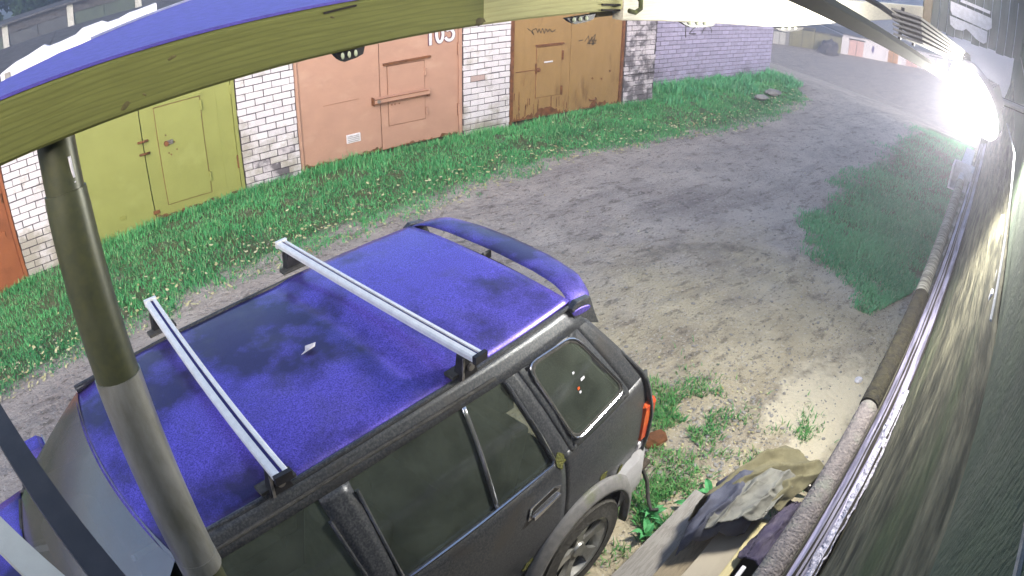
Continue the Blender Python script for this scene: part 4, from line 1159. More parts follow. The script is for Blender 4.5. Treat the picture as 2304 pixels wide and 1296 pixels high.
# --- floodlight on its bracket
fl = thing('floodlight', 'lit white floodlight on a bracket on our wall, blazing at the upper right', 'floodlight', (4.1, -0.24, 2.9), 'L')
FC = Vector((4.0, 0.125, 2.925))
FD = Vector((-0.55, 0.64, -0.54)).normalized()
FRm = FD.to_track_quat('Z', 'Y').to_matrix().to_4x4()
FM = Matrix.Translation(FC) @ FRm
def fbox(x0, x1, y0, y1, z0, z1, c=0.008):
    mb = MB().cbox(x0, x1, y0, y1, z0, z1, c); mb.v = [tuple(FM @ Vector(v)) for v in mb.v]; return mb
HOUS = pm('grey_cast_housing', (0.35, 0.35, 0.37), rough=0.5, metal=0.4)
def flathe(prof, n=28):
    """turned shape about the lamp axis: (radius, depth along the beam)"""
    mb = MB(); P = len(prof)
    vs = [tuple(FM @ Vector((r*math.cos(2*math.pi*k/n), r*math.sin(2*math.pi*k/n), d))) for k in range(n) for r, d in prof]
    return mb.add(vs, [(k*P+q, ((k+1) % n)*P+q, ((k+1) % n)*P+q+1, k*P+q+1) for k in range(n) for q in range(P-1)])
flathe([(0.002, -0.10), (0.10, -0.10), (0.12, -0.07), (0.235, -0.03), (0.245, 0.0), (0.245, 0.02), (0.225, 0.02), (0.225, 0.0)]).build('housing', HOUS, fl, smooth=True, ang=35)
for k in range(8):
    fbox(-0.09+k*0.0255, -0.083+k*0.0255, -0.07, 0.07, -0.15, -0.099, 0.002).build('cooling_fin', HOUS, fl)
LAMP = pm('lit_lamp_glass', (1.0, 0.97, 0.90), rough=0.4, emit=140.0)
flathe([(0.222, 0.0), (0.218, 0.03), (0.19, 0.06), (0.14, 0.085), (0.08, 0.10), (0.001, 0.105)]).build('lamp_glass', LAMP, fl, smooth=True, ang=80)
MB().tube([(4.12, -0.245, 2.96), (4.12, -0.02, 2.96), (4.06, 0.07, 2.95)], 0.018, 8).build('bracket_arm', HOUS, fl, smooth=True)
MB().cbox(4.05, 4.19, -0.249, -0.225, 2.88, 3.04, 0.006).build('wall_plate', HOUS, fl)

# --- slanting brace, bundle of laths, gable panel with a torn sheet (upper right)
DKT = pm('mossy_dark_timber', (0.030, 0.034, 0.018), (0.02, 0.02, 0.013), scale=12, rough=0.9, stretch=(0.2, 1, 1))
brc = thing('brace', 'dark mossy wooden brace slanting down to the floodlight', 'brace', (2.6, 0.38, 3.2), 'L')
MB().bar((1.10, 0.47, 3.46), (4.15, 0.285, 2.955), 0.04, 0.052, up=(0.15, 0.9, 0.6)).build('timber', DKT, brc, bevel=0.004)
MB().bar((1.10, 0.42, 3.47), (1.10, 1.18, 3.372), 0.045, 0.045).build('cross_tie', DKT, brc)
MB().bar((4.14, 0.30, 2.955), (4.34, -0.245, 2.93), 0.045, 0.045).build('wall_arm', DKT, brc)
lb_ = thing('lath_bundle', 'bundle of thin grey laths hanging beside the brace, near the floodlight', 'laths', (3.4, 0.35, 3.1), 'L')
for k in range(6):
    z0 = 3.268+0.019*k
    MB().bar((2.6, 0.395+0.004*k, z0), (4.5-0.07*k, 0.275, z0-0.215), 0.125, 0.009).build('lath', WOODG, lb_)
for u, z in ((2.72, 3.305), (3.15, 3.255)):
    MB().box(u, u+0.022, 0.445, 0.457, z-0.065, z+0.07).build('tie', BLACKPL, lb_)
MB().tube([(1.13, 0.80, 3.445), (2.05, 0.66, 3.46), (2.6, 0.52, 3.36), (3.1, 0.43, 3.26)], 0.012, 6).build('rod', BLACKPL, frame='L', label='thin dark rod between the brace and the lath bundle', cat='rod')
gp = thing('gable_panel', 'dark grey-green end panel closing the eaves beyond the floodlight', 'panel', (8.75, 0.4, 2.95), 'L')
n_ = 12
for k in range(n_):
    a = -0.24+k*1.42/n_
    MB().cbox(8.70+0.004*(k % 2), 8.735, a, a+1.42/n_-0.006, 2.93-0.012*(k % 3), 3.70, 0.004).build('plank', pm('dull_green_grey_plank', (0.16, 0.18, 0.165), (0.11, 0.125, 0.115), scale=10, rough=0.85, rnd=0.12, stretch=(1, 1, 0.2)), gp)
MB().box(8.62, 8.70, 1.04, 1.145, 2.85, 3.65).build('corner_post', WOODB, gp)
sh = thing('torn_sheet', 'torn white plastic sheet pinned to the end panel above the floodlight', 'sheet', (8.66, 0.5, 3.0), 'L')
MB().prism([(0.80, 3.36), (0.22, 3.32), (0.205, 3.20), (0.26, 3.15), (0.76, 3.19), (0.79, 3.25)], lambda a, b, d: (d, a, b), 8.655, 8.665).build('sheet_piece', WHITEP, sh)
MB().prism([(0.79, 3.17), (0.26, 3.135), (0.25, 3.0), (0.29, 2.965), (0.40, 2.99), (0.5, 3.05), (0.55, 3.07), (0.60, 3.03), (0.70, 3.02), (0.77, 3.06)], lambda a, b, d: (d, a, b), 8.657, 8.667).build('sheet_piece', WHITEP, sh)
MB().prism([(0.66, 3.43), (0.25, 3.405), (0.25, 3.365), (0.67, 3.39)], lambda a, b, d: (d, a, b), 8.656, 8.664).build('sheet_piece', WHITEP, sh)

# ================================================================== boards and old cloth by the lean-to
def board(p, q, wd, th, mat, label, cat='board', grp='boards stacked by the lean-to', roll_=0.0, broken=0.0, seed=0):
    p, q = Vector(p), Vector(q); d = (q-p).normalized(); s_ = d.cross(Vector((0, 0, 1))).normalized(); s_ = (s_*math.cos(roll_)+Vector((0, 0, 1))*math.sin(roll_)); n_ = s_.cross(d)
    r = random.Random(seed); m_ = MB(); K = 14; vs = []
    for i in range(K+1):
        c = p+(q-p)*i/K + n_*0.006*math.sin(i*0.8+seed)
        for a, b in ((-1, -1), (1, -1), (1, 1), (-1, 1)):
            e = c+s_*(a*wd/2*(1+0.03*r.uniform(-1, 1)))+n_*(b*th/2)
            if i == K and broken: e = e+d*r.uniform(-broken, broken)
            vs.append(e)
    fs = [(i*4+k, i*4+(k+1) % 4, (i+1)*4+(k+1) % 4, (i+1)*4+k) for i in range(K) for k in range(4)] + [(0, 1, 2, 3), tuple(K*4+k for k in range(4))]
    return m_.add(vs, fs).build('board', mat, frame='L', label=label, cat=cat, group=grp, bevel=0.003)
board((1.2, 0.925, 0.30), (2.92, 0.89, 0.30), 0.225, 0.028, WOODG, 'wide grey board lying nearest the car wheel', seed=1, broken=0.01)
board((1.2, 0.735, 0.335), (3.02, 0.755, 0.335), 0.155, 0.03, WOODB, 'brown weathered board with a broken end, beside the wide grey one', seed=2, broken=0.05)
board((1.2, 0.60, 0.385), (2.86, 0.575, 0.40), 0.19, 0.028, pm('beige_sheet_board', (0.40, 0.35, 0.27), (0.33, 0.29, 0.22), scale=6, rough=0.8, stretch=(0.3, 1, 1)), 'smooth beige board under the crumpled cloth', seed=3)
board((1.2, 0.475, 0.42), (2.83, 0.47, 0.43), 0.05, 0.05, WOODY, 'narrow yellow split batten along the beige board', seed=4, broken=0.03)
board((1.5, 1.045, 0.16), (2.98, 0.985, 0.19), 0.05, 0.06, WOODB, 'thin brown pole lying between the wheel and the grey board', seed=5)
for k, (u, w, z, l, wd) in enumerate(((1.3, 0.5, 0.13, 1.5, 0.55), (1.3, 0.84, 0.14, 1.45, 0.26))):
    MB().cbox(u, u+l, w-wd/2, w+wd/2, 0.0, z+0.11+0.07*(k == 0), 0.02).build('bearer_block', WOODD, frame='L', label=('dark timber block carrying the beige board' if k == 0 else 'dark timber block carrying the grey and brown boards'), cat='timber')

def cloth(name, mat, outline, z0, fn, label, cat='cloth', n=46, th=0.008):
    """draped sheet: a bilinear patch of four corners (u, w) lifted by fn"""
    (a0, a1, a2, a3) = [Vector(p) for p in outline]
    def f(a, b):
        q = a0*(1-a)*(1-b)+a1*a*(1-b)+a2*a*b+a3*(1-a)*b
        return (q.x+0.02*fbm(a, b, 4, 3), q.y+0.02*fbm(a, b, 4, 8), z0+fn(a, b, q.x, q.y))
    return MB().grid(f, n, n).build(name, mat, frame='L', label=label, cat=cat, smooth=True, thick=th, ang=180)
KHAKIC = pm('khaki_cloth', (0.20, 0.18, 0.105), (0.145, 0.13, 0.075), scale=9, rough=0.95, bump=0.3, bscale=160)
BLUEC = pm('slate_blue_cloth', (0.105, 0.11, 0.145), (0.075, 0.078, 0.11), scale=8, rough=0.9, bump=0.3, bscale=160)
PALEC = pm('pale_grey_cloth', (0.25, 0.245, 0.21), (0.18, 0.175, 0.155), scale=8, rough=0.9, bump=0.3, bscale=160)
def folds(a, b, fr=5, am=0.022, ph=0.0):
    """long soft folds running along a, pinched at one end"""
    c = b+0.10*math.sin(2.3*a+ph)+0.22*fbm(a, b*0.6, 1.3, ph+2)
    r = abs(math.sin(fr*math.pi*c*(1-0.25*a)+ph))
    return am*(1-r**0.6)*2.0*(0.45+0.55*math.sin(math.pi*min(1, a+0.15)))+0.008*fbm(a, b*3, 2.2, ph)+0.0015*fbm(a, b, 10.0, ph+1)
def drop(b, e, d):
    return -d*max(0, (e-b)/e)**2
cloth('tarpaulin', KHAKIC, [(2.66, 0.92), (3.47, 0.67), (3.46, 0.22), (2.86, 0.42)], 0.50,
      lambda a, b, u, w: 0.14*math.sin(math.pi*(0.15+0.75*a))*(1-0.3*b)+folds(a, b, 3, 0.040, 1.0)+drop(b, 0.16, 0.30)+drop(1-a, 0.12, 0.3), 'khaki tarpaulin humped over the far end of the boards')
cloth('jacket', BLUEC, [(2.30, 0.80), (2.84, 0.86), (3.20, 0.44), (2.66, 0.53)], 0.525,
      lambda a, b, u, w: 0.05*math.sin(math.pi*b)+folds(a, b, 3, 0.036, 4.0)+0.055*a+drop(a, 0.1, 0.08)+drop(b, 0.1, 0.05), 'crumpled slate-blue jacket lying on the boards')
cloth('rag', PALEC, [(2.44, 0.73), (2.98, 0.69), (3.12, 0.42), (2.70, 0.47)], 0.575,
      lambda a, b, u, w: 0.05*math.sin(math.pi*b)+folds(a, b, 3, 0.026, 7.0)+0.045*a, 'pale grey rag folded over the jacket')
cloth('sack', pm('dark_violet_cloth', (0.055, 0.045, 0.085), (0.1, 0.085, 0.12), scale=14, rough=0.95, bump=0.4, bscale=120), [(2.44, 0.48), (3.02, 0.42), (3.06, 0.30), (2.46, 0.29)], 0.50,
      lambda a, b, u, w: 0.08*math.sin(math.pi*b)*math.sin(math.pi*(0.15+0.8*a))+folds(a, b, 3, 0.012, 2.0), 'dark violet sack tucked between boards and pipe', cat='sack')
MB().cbox(2.18, 2.33, 0.27, 0.36, 0.5, 0.53, 0.01).build('slate_piece', pm('slate', (0.2, 0.2, 0.22), (0.15, 0.15, 0.17), scale=8, rough=0.7), frame='L', label='small slate-grey offcut below the violet sack', cat='offcut')
MB().cbox(2.3, 2.42, 0.385, 0.412, 0.47, 0.50, 0.004).build('plastic_strip', WHITEP, frame='L', label='short white plastic strip standing by the yellow batten', cat='strip')

# ================================================================== the car (nose towards -u, we look down on its left side)
CWc = 2.14                                   # centre line
def paint_mat():
    mt = bpy.data.materials.new('dusty_sky_violet_paint'); mt.use_nodes = True
    nt = mt.node_tree; b = nt.nodes['Principled BSDF']; L = nt.links
    g = nd(nt, 'ShaderNodeNewGeometry')
    def noise(s, d=4):
        n = nd(nt, 'ShaderNodeTexNoise'); n.inputs['Scale'].default_value = s; n.inputs['Detail'].default_value = d; n.inputs['Roughness'].default_value = 0.6
        L.new(g.outputs['Position'], n.inputs['Vector']); return n.outputs['Fac']
    def rg(v, a, z, t0, t1):
        r = nd(nt, 'ShaderNodeMapRange'); r.inputs['From Min'].default_value = a; r.inputs['From Max'].default_value = z; r.inputs['To Min'].default_value = t0; r.inputs['To Max'].default_value = t1
        L.new(v, r.inputs['Value']); return r.outputs[0]
    def mix(f, a, c):
        n = nd(nt, 'ShaderNodeMix', data_type='RGBA'); L.new(f, n.inputs['Factor'])
        for sck, v in ((n.inputs[6], a), (n.inputs[7], c)):
            if isinstance(v, tuple): sck.default_value = (*v, 1)
            else: L.new(v, sck)
        return n.outputs[2]
    c = mix(rg(noise(160, 2), 0.35, 0.65, 0, 1), (0.21, 0.15, 0.70), (0.075, 0.054, 0.31))     # violet of the dusk sky as base colour, with dew speckle
    c = mix(rg(noise(1.9, 5), 0.45, 0.58, 0, 0.92), c, (0.035, 0.028, 0.085))                       # dark blotchy reflections painted into the colour
    # dust on the flanks
    c = mix(rg(noise(5.0, 6), 0.5, 0.75, 0, 0.35), c, (0.11, 0.10, 0.09))
    L.new(c, b.inputs['Base Color'])
    b.inputs['Metallic'].default_value = 0.55
    L.new(rg(noise(8), 0.3, 0.7, 0.36, 0.5), b.inputs['Roughness'])
    b.inputs['Coat Weight'].default_value = 0.25; b.inputs['Coat Roughness'].default_value = 0.15
    bp = nd(nt, 'ShaderNodeBump'); bp.inputs['Strength'].default_value = 0.12; bp.inputs['Distance'].default_value = 0.002
    L.new(noise(260, 2), bp.inputs['Height']); L.new(bp.outputs[0], b.inputs['Normal'])
    MATS['paint'] = mt
    return mt
PAINT = paint_mat()  # upward panels get the sky's violet as colour, flanks stay dark
SIDEP = pm('dusty_dark_side_paint', (0.042, 0.046, 0.053), (0.125, 0.125, 0.125), scale=110, lo=0.42, hi=0.68, rough=0.35, metal=0.3, c3=(0.075, 0.07, 0.065), s3=3, spec=0.5, bump=0.1, bscale=200)
GLASS = glass('tinted_side_glass', (0.50, 0.55, 0.50), 0.05, 0.08, dust=0.30, dustc=(0.15, 0.175, 0.14))
WGLASS = glass('windscreen_glass', (0.30, 0.34, 0.34), 0.22, 0.14, dust=0.25, dustc=(0.25, 0.2, 0.18))
CHROME = pm('chrome_strip', (0.62, 0.62, 0.64), rough=0.2, metal=0.95)
RUBBER = pm('tyre_rubber', (0.055, 0.052, 0.046), (0.09, 0.085, 0.075), scale=30, rough=0.9, bump=0.4)
ALU = pm('brushed_aluminium', (0.82, 0.81, 0.78), (0.74, 0.73, 0.70), scale=30, rough=0.4, metal=0.15)
ALUR = pm('alloy_rim', (0.55, 0.54, 0.5), (0.4, 0.39, 0.36), scale=12, rough=0.4, metal=0.7)
FLARE = pm('grey_plastic_flare', (0.22, 0.21, 0.20), (0.17, 0.165, 0.16), scale=20, rough=0.6, c3=(0.16, 0.17, 0.10), s3=6)
GROOVE = pm('rack_groove', (0.03, 0.022, 0.16), rough=0.5)
SEAT = pm('olive_grey_seat', (0.32, 0.325, 0.22), (0.26, 0.27, 0.19), scale=20, rough=0.95)
INTER = pm('dark_interior', (0.06, 0.065, 0.058), (0.08, 0.085, 0.075), scale=10, rough=0.9)
REDL = pm('red_lamp', (0.55, 0.05, 0.02), (0.7, 0.12, 0.03), scale=10, rough=0.2)
BUMP = pm('pale_grey_bumper', (0.42, 0.41, 0.41), (0.34, 0.33, 0.33), scale=8, rough=0.5)

car = thing('suv', 'dark off-road car with sky-violet top, roof rack and rear wing, parked facing left', 'car', (0.45, CWc, 0), 'L')
HZ = [(0.30, 0.80), (0.45, 0.85), (0.80, 0.885), (1.00, 0.88), (1.15, 0.865), (1.25, 0.84), (1.45, 0.752), (1.60, 0.683), (1.70, 0.632), (1.76, 0.598), (1.79, 0.578)]
def half(u, z):
    h = float(np.interp(z, [a for a, _ in HZ], [b for _, b in HZ]))
    h += 0.012*math.sin(math.pi*min(1, max(0, (z-1.25)/0.5)))
    if u > 1.6: h -= 0.075*((u-1.6)/1.08)**2
    if u < -0.9: h -= 0.14*((-0.9-u)/0.95)**2
    if u < 0.2 and z > 1.2: h -= 0.02
    return h
def S(u, z, side, off=0.0):
    return (u, CWc+side*(half(u, z)+off), z)
HUBS = [(2.03, 0.37), (-0.64, 0.37)]
AR = 0.43
def zlow(u):
    z = 0.40
    for hu, hz in HUBS:
        d = abs(u-hu)
        if d < AR: z = max(z, hz+math.sqrt(AR*AR-d*d))
    return z
def lower_panel(name, ua, ub, side, ztop=lambda u: 1.248, n=24, nz=12):
    def fn(a, b):
        u = ua+(ub-ua)*a; z0 = zlow(u); z = z0+(ztop(u)-z0)*b
        return S(u, z, side)
    return MB().grid(fn, n, nz).build(name, SIDEP, car, smooth=True, thick=0.015, ang=180)
def side_strip(lineA, lineB, side, off=0.0, n=10):
    """strip of side surface between two polylines given as (u, z) lists"""
    def at(l, t):
        t *= (len(l)-1); i = min(int(t), len(l)-2); k = t-i
        return (l[i][0]*(1-k)+l[i+1][0]*k, l[i][1]*(1-k)+l[i+1][1]*k)
    def fn(a, b):
        p, q = at(lineA, a), at(lineB, a)
        return S(p[0]*(1-b)+q[0]*b, p[1]*(1-b)+q[1]*b, side, off)
    return MB().grid(fn, n, 3)
def hood_top(u):
    return 1.248 if u > -0.42 else 1.20-0.13*((-0.42-u)/1.35)

for side in (-1, 1):
    nm = 'rear door' if side < 0 else 'far rear door'
    lower_panel('rear_quarter', 1.858, 2.66, side)
    rd = lower_panel('rear_door', 0.789, 1.852, side)
    fdr = lower_panel('front_door', -0.37, 0.783, side)
    lower_panel('front_wing', -1.78, -0.376, side, ztop=hood_top)
    # window frames and pillars
    side_strip([(1.642, 1.715), (1.66, 1.68), (1.785, 1.25), (1.80, 1.225)], [(1.735, 1.715), (1.745, 1.69), (1.90, 1.25), (1.92, 1.225)], side).build('rear_pillar', SIDEP, car, smooth=True, thick=0.02, ang=180)
    side_strip([(0.706, 1.715), (0.752, 1.225)], [(0.845, 1.715), (0.858, 1.225)], side).build('centre_pillar', SIDEP, car, smooth=True, thick=0.02, ang=180)
    side_strip([(2.155, 1.715), (2.17, 1.69), (2.43, 1.27), (2.44, 1.225)], [(2.24, 1.715), (2.27, 1.69), (2.60, 1.27), (2.63, 1.225)], side).build('tail_pillar', SIDEP, car, smooth=True, thick=0.02, ang=180)
    side_strip([(0.14, 1.715), (-0.40, 1.255)], [(0.225, 1.715), (-0.30, 1.235)], side).build('windscreen_pillar', SIDEP, car, smooth=True, thick=0.02, ang=180)
    # rail above the windows
    side_strip([(0.13, 1.79), (1.1, 1.79), (2.2, 1.79)], [(0.14, 1.70), (1.1, 1.70), (2.25, 1.69)], side, 0.002, 22).build('roof_rail', SIDEP, car, smooth=True, thick=0.02, ang=180)
    MB().tube([S(0.13, 1.785, side, 0.006), S(0.7, 1.79, side, 0.008), S(1.5, 1.793, side, 0.008), S(2.19, 1.785, side, 0.006)], 0.011, 8).build('drip_rail', SIDEP, car, smooth=True)
    MB().tube([S(0.2, 1.735, side, 0.006), S(0.9, 1.74, side, 0.008), S(1.62, 1.725, side, 0.006)], 0.008, 8).build('door_seal', RUBBER, car, smooth=True)
    # glass
    gl = side_strip([(0.845, 1.70), (0.858, 1.24)], [(1.42, 1.70), (1.40, 1.24)], side, -0.012).build('rear_door_glass', GLASS, rd, smooth=True, ang=180)
    side_strip([(1.435, 1.70), (1.415, 1.24)], [(1.655, 1.69), (1.785, 1.24)], side, -0.012).build('rear_door_glass', GLASS, rd, smooth=True, ang=180)
    side_strip([(1.418, 1.71), (1.398, 1.24)], [(1.438, 1.71), (1.418, 1.24)], side, 0.002).build('window_divider', CHROME if side < 0 else RUBBER, rd, smooth=True, thick=0.012, ang=180)
    side_strip([(0.21, 1.695), (-0.32, 1.24)], [(0.71, 1.70), (0.75, 1.24)], side, -0.012).build('front_door_glass', GLASS, fdr, smooth=True, ang=180)
    # quarter window: rounded quadrilateral a touch proud, with a bright rim
    q = [(1.79, 1.70), (2.13, 1.685), (2.41, 1.285), (1.945, 1.265)]
    def rq(ins):
        c = Vector((sum(a for a, _ in q)/4, sum(b for _, b in q)/4)); out = []
        P = [c+(Vector(p)-c)*(1-ins) for p in q]
        for i in range(4):
            a, b, d = P[i-1], P[i], P[(i+1) % 4]
            e0 = b+(a-b).normalized()*0.07; e1 = b+(d-b).normalized()*0.07
            for t in (0, 0.25, 0.5, 0.75, 1.0):
                out.append(e0*(1-t)**2+b*2*t*(1-t)+e1*t*t)
        return out
    o_, i_ = rq(0.0), rq(0.07); mb = MB(); n = len(o_)
    mb.add([S(p.x, p.y, side, 0.004) for p in o_]+[S(p.x, p.y, side, 0.010) for p in i_], [(k, (k+1) % n, (k+1) % n+n, k+n) for k in range(n)])
    qr = mb.build('quarter_window', RUBBER, car, smooth=True, thick=0.01)
    cx = sum((p.x for p in i_))/n; cz = sum((p.y for p in i_))/n
    mb = MB(); vs = [S(cx, cz, side, 0.004)]+[S(cx+(p.x-cx)*0.5, cz+(p.y-cz)*0.5, side, 0.004) for p in i_]+[S(p.x, p.y, side, 0.004) for p in i_]
    mb.add(vs, [(0, 1+k, 1+(k+1) % n) for k in range(n)]+[(1+k, 1+n+k, 1+n+(k+1) % n, 1+(k+1) % n) for k in range(n)])
    mb.build('pane', GLASS, qr, smooth=True, ang=180)
    mb = MB().tube([S(p.x, p.y, side, 0.009) for p in o_]+[S(o_[0].x, o_[0].y, side, 0.009)], 0.006, 6, cap=False)
    mb.build('bright_rim', CHROME, qr, smooth=True)
    # body round the quarter window
    side_strip([(1.735, 1.715), (1.745, 1.69), (1.90, 1.25), (1.92, 1.225)], [(1.80, 1.715), (1.80, 1.69), (1.955, 1.25), (1.96, 1.225)], side, 0.001).build('window_surround', SIDEP, car, smooth=True, thick=0.02, ang=180)
    side_strip([(2.10, 1.715), (2.10, 1.68), (2.39, 1.27), (2.39, 1.225)], [(2.16, 1.715), (2.175, 1.69), (2.435, 1.27), (2.445, 1.225)], side, 0.001).build('window_surround', SIDEP, car, smooth=True, thick=0.02, ang=180)
    side_strip([(1.93, 1.30), (2.15, 1.30), (2.40, 1.30)], [(1.93, 1.225), (2.15, 1.225), (2.42, 1.225)], side, 0.001).build('window_surround', SIDEP, car, smooth=True, thick=0.02, ang=180)
    side_strip([(1.78, 1.715), (2.0, 1.715), (2.18, 1.715)], [(1.79, 1.675), (2.0, 1.675), (2.15, 1.66)], side, 0.001).build('window_surround', SIDEP, car, smooth=True, thick=0.02, ang=180)
    # bright strips: window sills and frame edges
    MB().tube([S(0.80, 1.245, side, 0.006), S(1.3, 1.247, side, 0.008), S(1.765, 1.25, side, 0.006), S(1.785, 1.268, side, 0.006), S(1.745, 1.42, side, 0.004), S(1.665, 1.685, side, 0.004)], 0.0085, 7).build('bright_strip', CHROME, rd, smooth=True)
    MB().tube([S(0.858, 1.66, side, 0.004), S(0.872, 1.26, side, 0.004)], 0.009, 7).build('bright_strip', CHROME, rd, smooth=True)
    MB().tube([S(0.705, 1.62, side, 0.004), S(0.745, 1.26, side, 0.004)], 0.009, 7).build('bright_strip', CHROME, fdr, smooth=True)
    MB().tube([S(-0.35, 1.245, side, 0.006), S(0.2, 1.247, side, 0.008), S(0.74, 1.245, side, 0.006)], 0.0075, 7).build('bright_strip', CHROME, fdr, smooth=True)
    # handles
    for hu, par in ((1.69, rd), (0.60, fdr)):
        hz = 1.085
        cup = MB().prism([(hu-0.12, hz-0.035), (hu-0.10, hz+0.03), (hu+0.07, hz+0.045), (hu+0.12, hz+0.02), (hu+0.10, hz-0.03), (hu-0.05, hz-0.05)], lambda a, b, d: S(a, b, side, d), 0.002, 0.007).build('handle', CHROME, par)
        MB().prism([(hu-0.10, hz-0.005), (hu-0.08, hz+0.02), (hu+0.07, hz+0.035), (hu+0.10, hz+0.012)], lambda a, b, d: S(a, b, side, d), 0.008, 0.009).build('handle_recess', DKLINE, cup)
        MB().prism([(hu-0.10, hz-0.035), (hu+0.09, hz-0.012), (hu+0.09, hz-0.002), (hu-0.10, hz-0.012)], lambda a, b, d: S(a, b, side, d), 0.009, 0.028).build('handle_grip', CHROME, cup)
    # wheel-arch flares, side step
    for hu, hz in HUBS:
        def fl_(a, b):
            t = math.radians(-12+204*a); r = 0.415+0.085*b
            u, z = hu+r*math.cos(t), hz+r*math.sin(t)
            return (u, CWc+side*(half(hu, 0.8)+0.055-0.045*b*b+0.0*a), z)
        MB().grid(fl_, 26, 5).build('arch_flare', FLARE, car, smooth=True, thick=0.05, ang=180)
        wl_ = MB().tube([(hu, CWc+side*0.40, hz+0.02), (hu, CWc+side*0.80, hz+0.02)], 0.425, 24, cap=True).build('wheel_well', INTER, car)
    st = MB().cbox(0.0, 1.52, *sorted((CWc+side*0.78, CWc+side*0.955)), 0.33, 0.375, 0.015).build('side_step', pm('mossy_step', (0.10, 0.105, 0.04), (0.18, 0.19, 0.06), scale=14, rough=0.9, c3=(0.05, 0.05, 0.04)), car)
    MB().cbox(1.50, 1.60, *sorted((CWc+side*0.70, CWc+side*0.93)), 0.22, 0.52, 0.02).build('mud_flap', RUBBER, car)
# wheels
def wheel(hu, hz, side):
    wface = CWc+side*0.915; R_ = 0.365
    prof = [(0.0, 0.235), (0.0, 0.25), (0.012, 0.30), (0.004, 0.335), (0.025, 0.358), (0.06, R_), (0.16, R_), (0.20, 0.355), (0.22, 0.30), (0.22, 0.235)]
    n = 36; mb = MB(); vs = []
    for k in range(n):
        t = 2*math.pi*k/n
        for d, r in prof:
            rr = r*(1-0.012*(k % 2)) if r > 0.35 else r
            vs.append((hu+rr*math.cos(t), wface-side*d, hz+rr*math.sin(t)))
    P = len(prof)
    fs = [(k*P+j, ((k+1) % n)*P+j, ((k+1) % n)*P+j+1, k*P+j+1) for k in range(n) for j in range(P-1)]
    w_ = mb.add(vs, fs).build('wheel', RUBBER, car, smooth=True, ang=50)
    rim = MB()
    for r0, r1, d0, d1 in ((0.235, 0.215, 0.004, 0.012), (0.215, 0.205, 0.012, 0.09)):
        vs = []
        for k in range(n):
            t = 2*math.pi*k/n
            vs += [(hu+r0*math.cos(t), wface-side*d0, hz+r0*math.sin(t)), (hu+r1*math.cos(t), wface-side*d1, hz+r1*math.sin(t))]
        rim.add(vs, [(2*k, 2*((k+1) % n), 2*((k+1) % n)+1, 2*k+1) for k in range(n)])
    ro_ = rim.build('rim', ALUR, w_, smooth=True, ang=50)
    sp_ = MB()
    for k in range(5):
        t = 2*math.pi*k/5+0.35
        c, s_ = math.cos(t), math.sin(t)
        poly = [(0.03, -0.045), (0.12, -0.026), (0.20, -0.052), (0.222, -0.02), (0.222, 0.02), (0.20, 0.052), (0.12, 0.026), (0.03, 0.045)]
        sp_.prism(poly, lambda a, b, d: (hu+a*c-b*s_, wface-side*(d+0.03*(1-a/0.222)), hz+a*s_+b*c), 0.012, 0.04)
    sp_.tube([(hu, wface-side*0.06, hz), (hu, wface-side*0.022, hz)], [0.062, 0.05], 16)
    # spokes are one casting
    sp_.build('spokes', ALUR, w_, smooth=True, ang=30)
    MB().tube([(hu, wface-side*0.10, hz), (hu, wface-side*0.07, hz)], 0.205, 24).build('brake_disc', INTER, w_)
for hu, hz in HUBS:
    for side in (-1, 1):
        wheel(hu, hz, side)
# roof panel: gentle crown, cross step ahead of the rear bar
def roofz(u, y):
    h = half(u, 1.79)
    t = min(1.0, abs(y)/h)
    z = 1.79+0.048*(1-t**2.4)
    z += 0.018*(1/(1+math.exp(-(u-1.36)/0.03)))-0.020*math.exp(-((u-1.33)/0.035)**2)*(1-t**6)
    z -= 0.05*max(0, (0.55-u)/0.45)**2
    return z
def roof_fn(a, b):
    y0 = 2*b-1; u = 0.12-0.06*(1-y0*y0)+(2.19+0.03*(1-y0*y0)-0.12)*a
    h = half(max(0.2, u), 1.79)
    return (u, CWc+y0*h, roofz(u, y0*h))
MB().grid(roof_fn, 60, 30).build('roof', PAINT, car, smooth=True, thick=0.02, ang=180)
# windscreen, bonnet, nose
def ws_fn(a, b):
    y0 = 2*b-1
    u = (0.135-0.06*(1-y0*y0))*(1-a)+(-0.44-0.12*(1-y0*y0))*a
    h = 0.575*(1-a)+0.76*a
    return (u, CWc+y0*h, 1.755*(1-a)+1.225*a+0.03*(1-y0*y0)*(1-a)+0.02*math.sin(math.pi*a))
MB().grid(ws_fn, 14, 20).build('windscreen', WGLASS, car, smooth=True, ang=180)
MB().tube([ws_fn(1.02, k/12) for k in range(13)], 0.014, 6).build('wiper_cowl', RUBBER, car, smooth=True)
def hood_fn(a, b):
    y0 = 2*b-1; u = (-0.43-0.13*(1-y0*y0))*(1-a)+(-1.70-0.08*(1-y0*y0))*a
    h = half(u, 1.1)-0.01
    return (u, CWc+y0*h, hood_top(u)+0.045*(1-y0**2)+0.02*math.exp(-((abs(y0)-0.55)/0.08)**2))
MB().grid(hood_fn, 24, 26).build('bonnet', PAINT, car, smooth=True, thick=0.02, ang=180)
def nose_fn(a, b):
    y0 = 2*b-1; u = -1.77-0.08*(1-y0*y0)-0.05*math.sin(math.pi*a)
    return (u, CWc+y0*(half(-1.75, 0.9)), 1.075*(1-a)+0.42*a)
MB().grid(nose_fn, 10, 20).build('nose_panel', SIDEP, car, smooth=True, thick=0.02, ang=180)
MB().cbox(-1.98, -1.80, CWc-0.80, CWc+0.80, 0.42, 0.64, 0.04).build('front_bumper', BUMP, car)
for side in (-1, 1):
    MB().cbox(-1.90, -1.80, *sorted((CWc+side*0.42, CWc+side*0.68)), 0.80, 0.96, 0.02).build('headlight', glass('headlight_glass', (0.8, 0.8, 0.8), 0.3) if side < 0 else MATS['headlight_glass'], car)
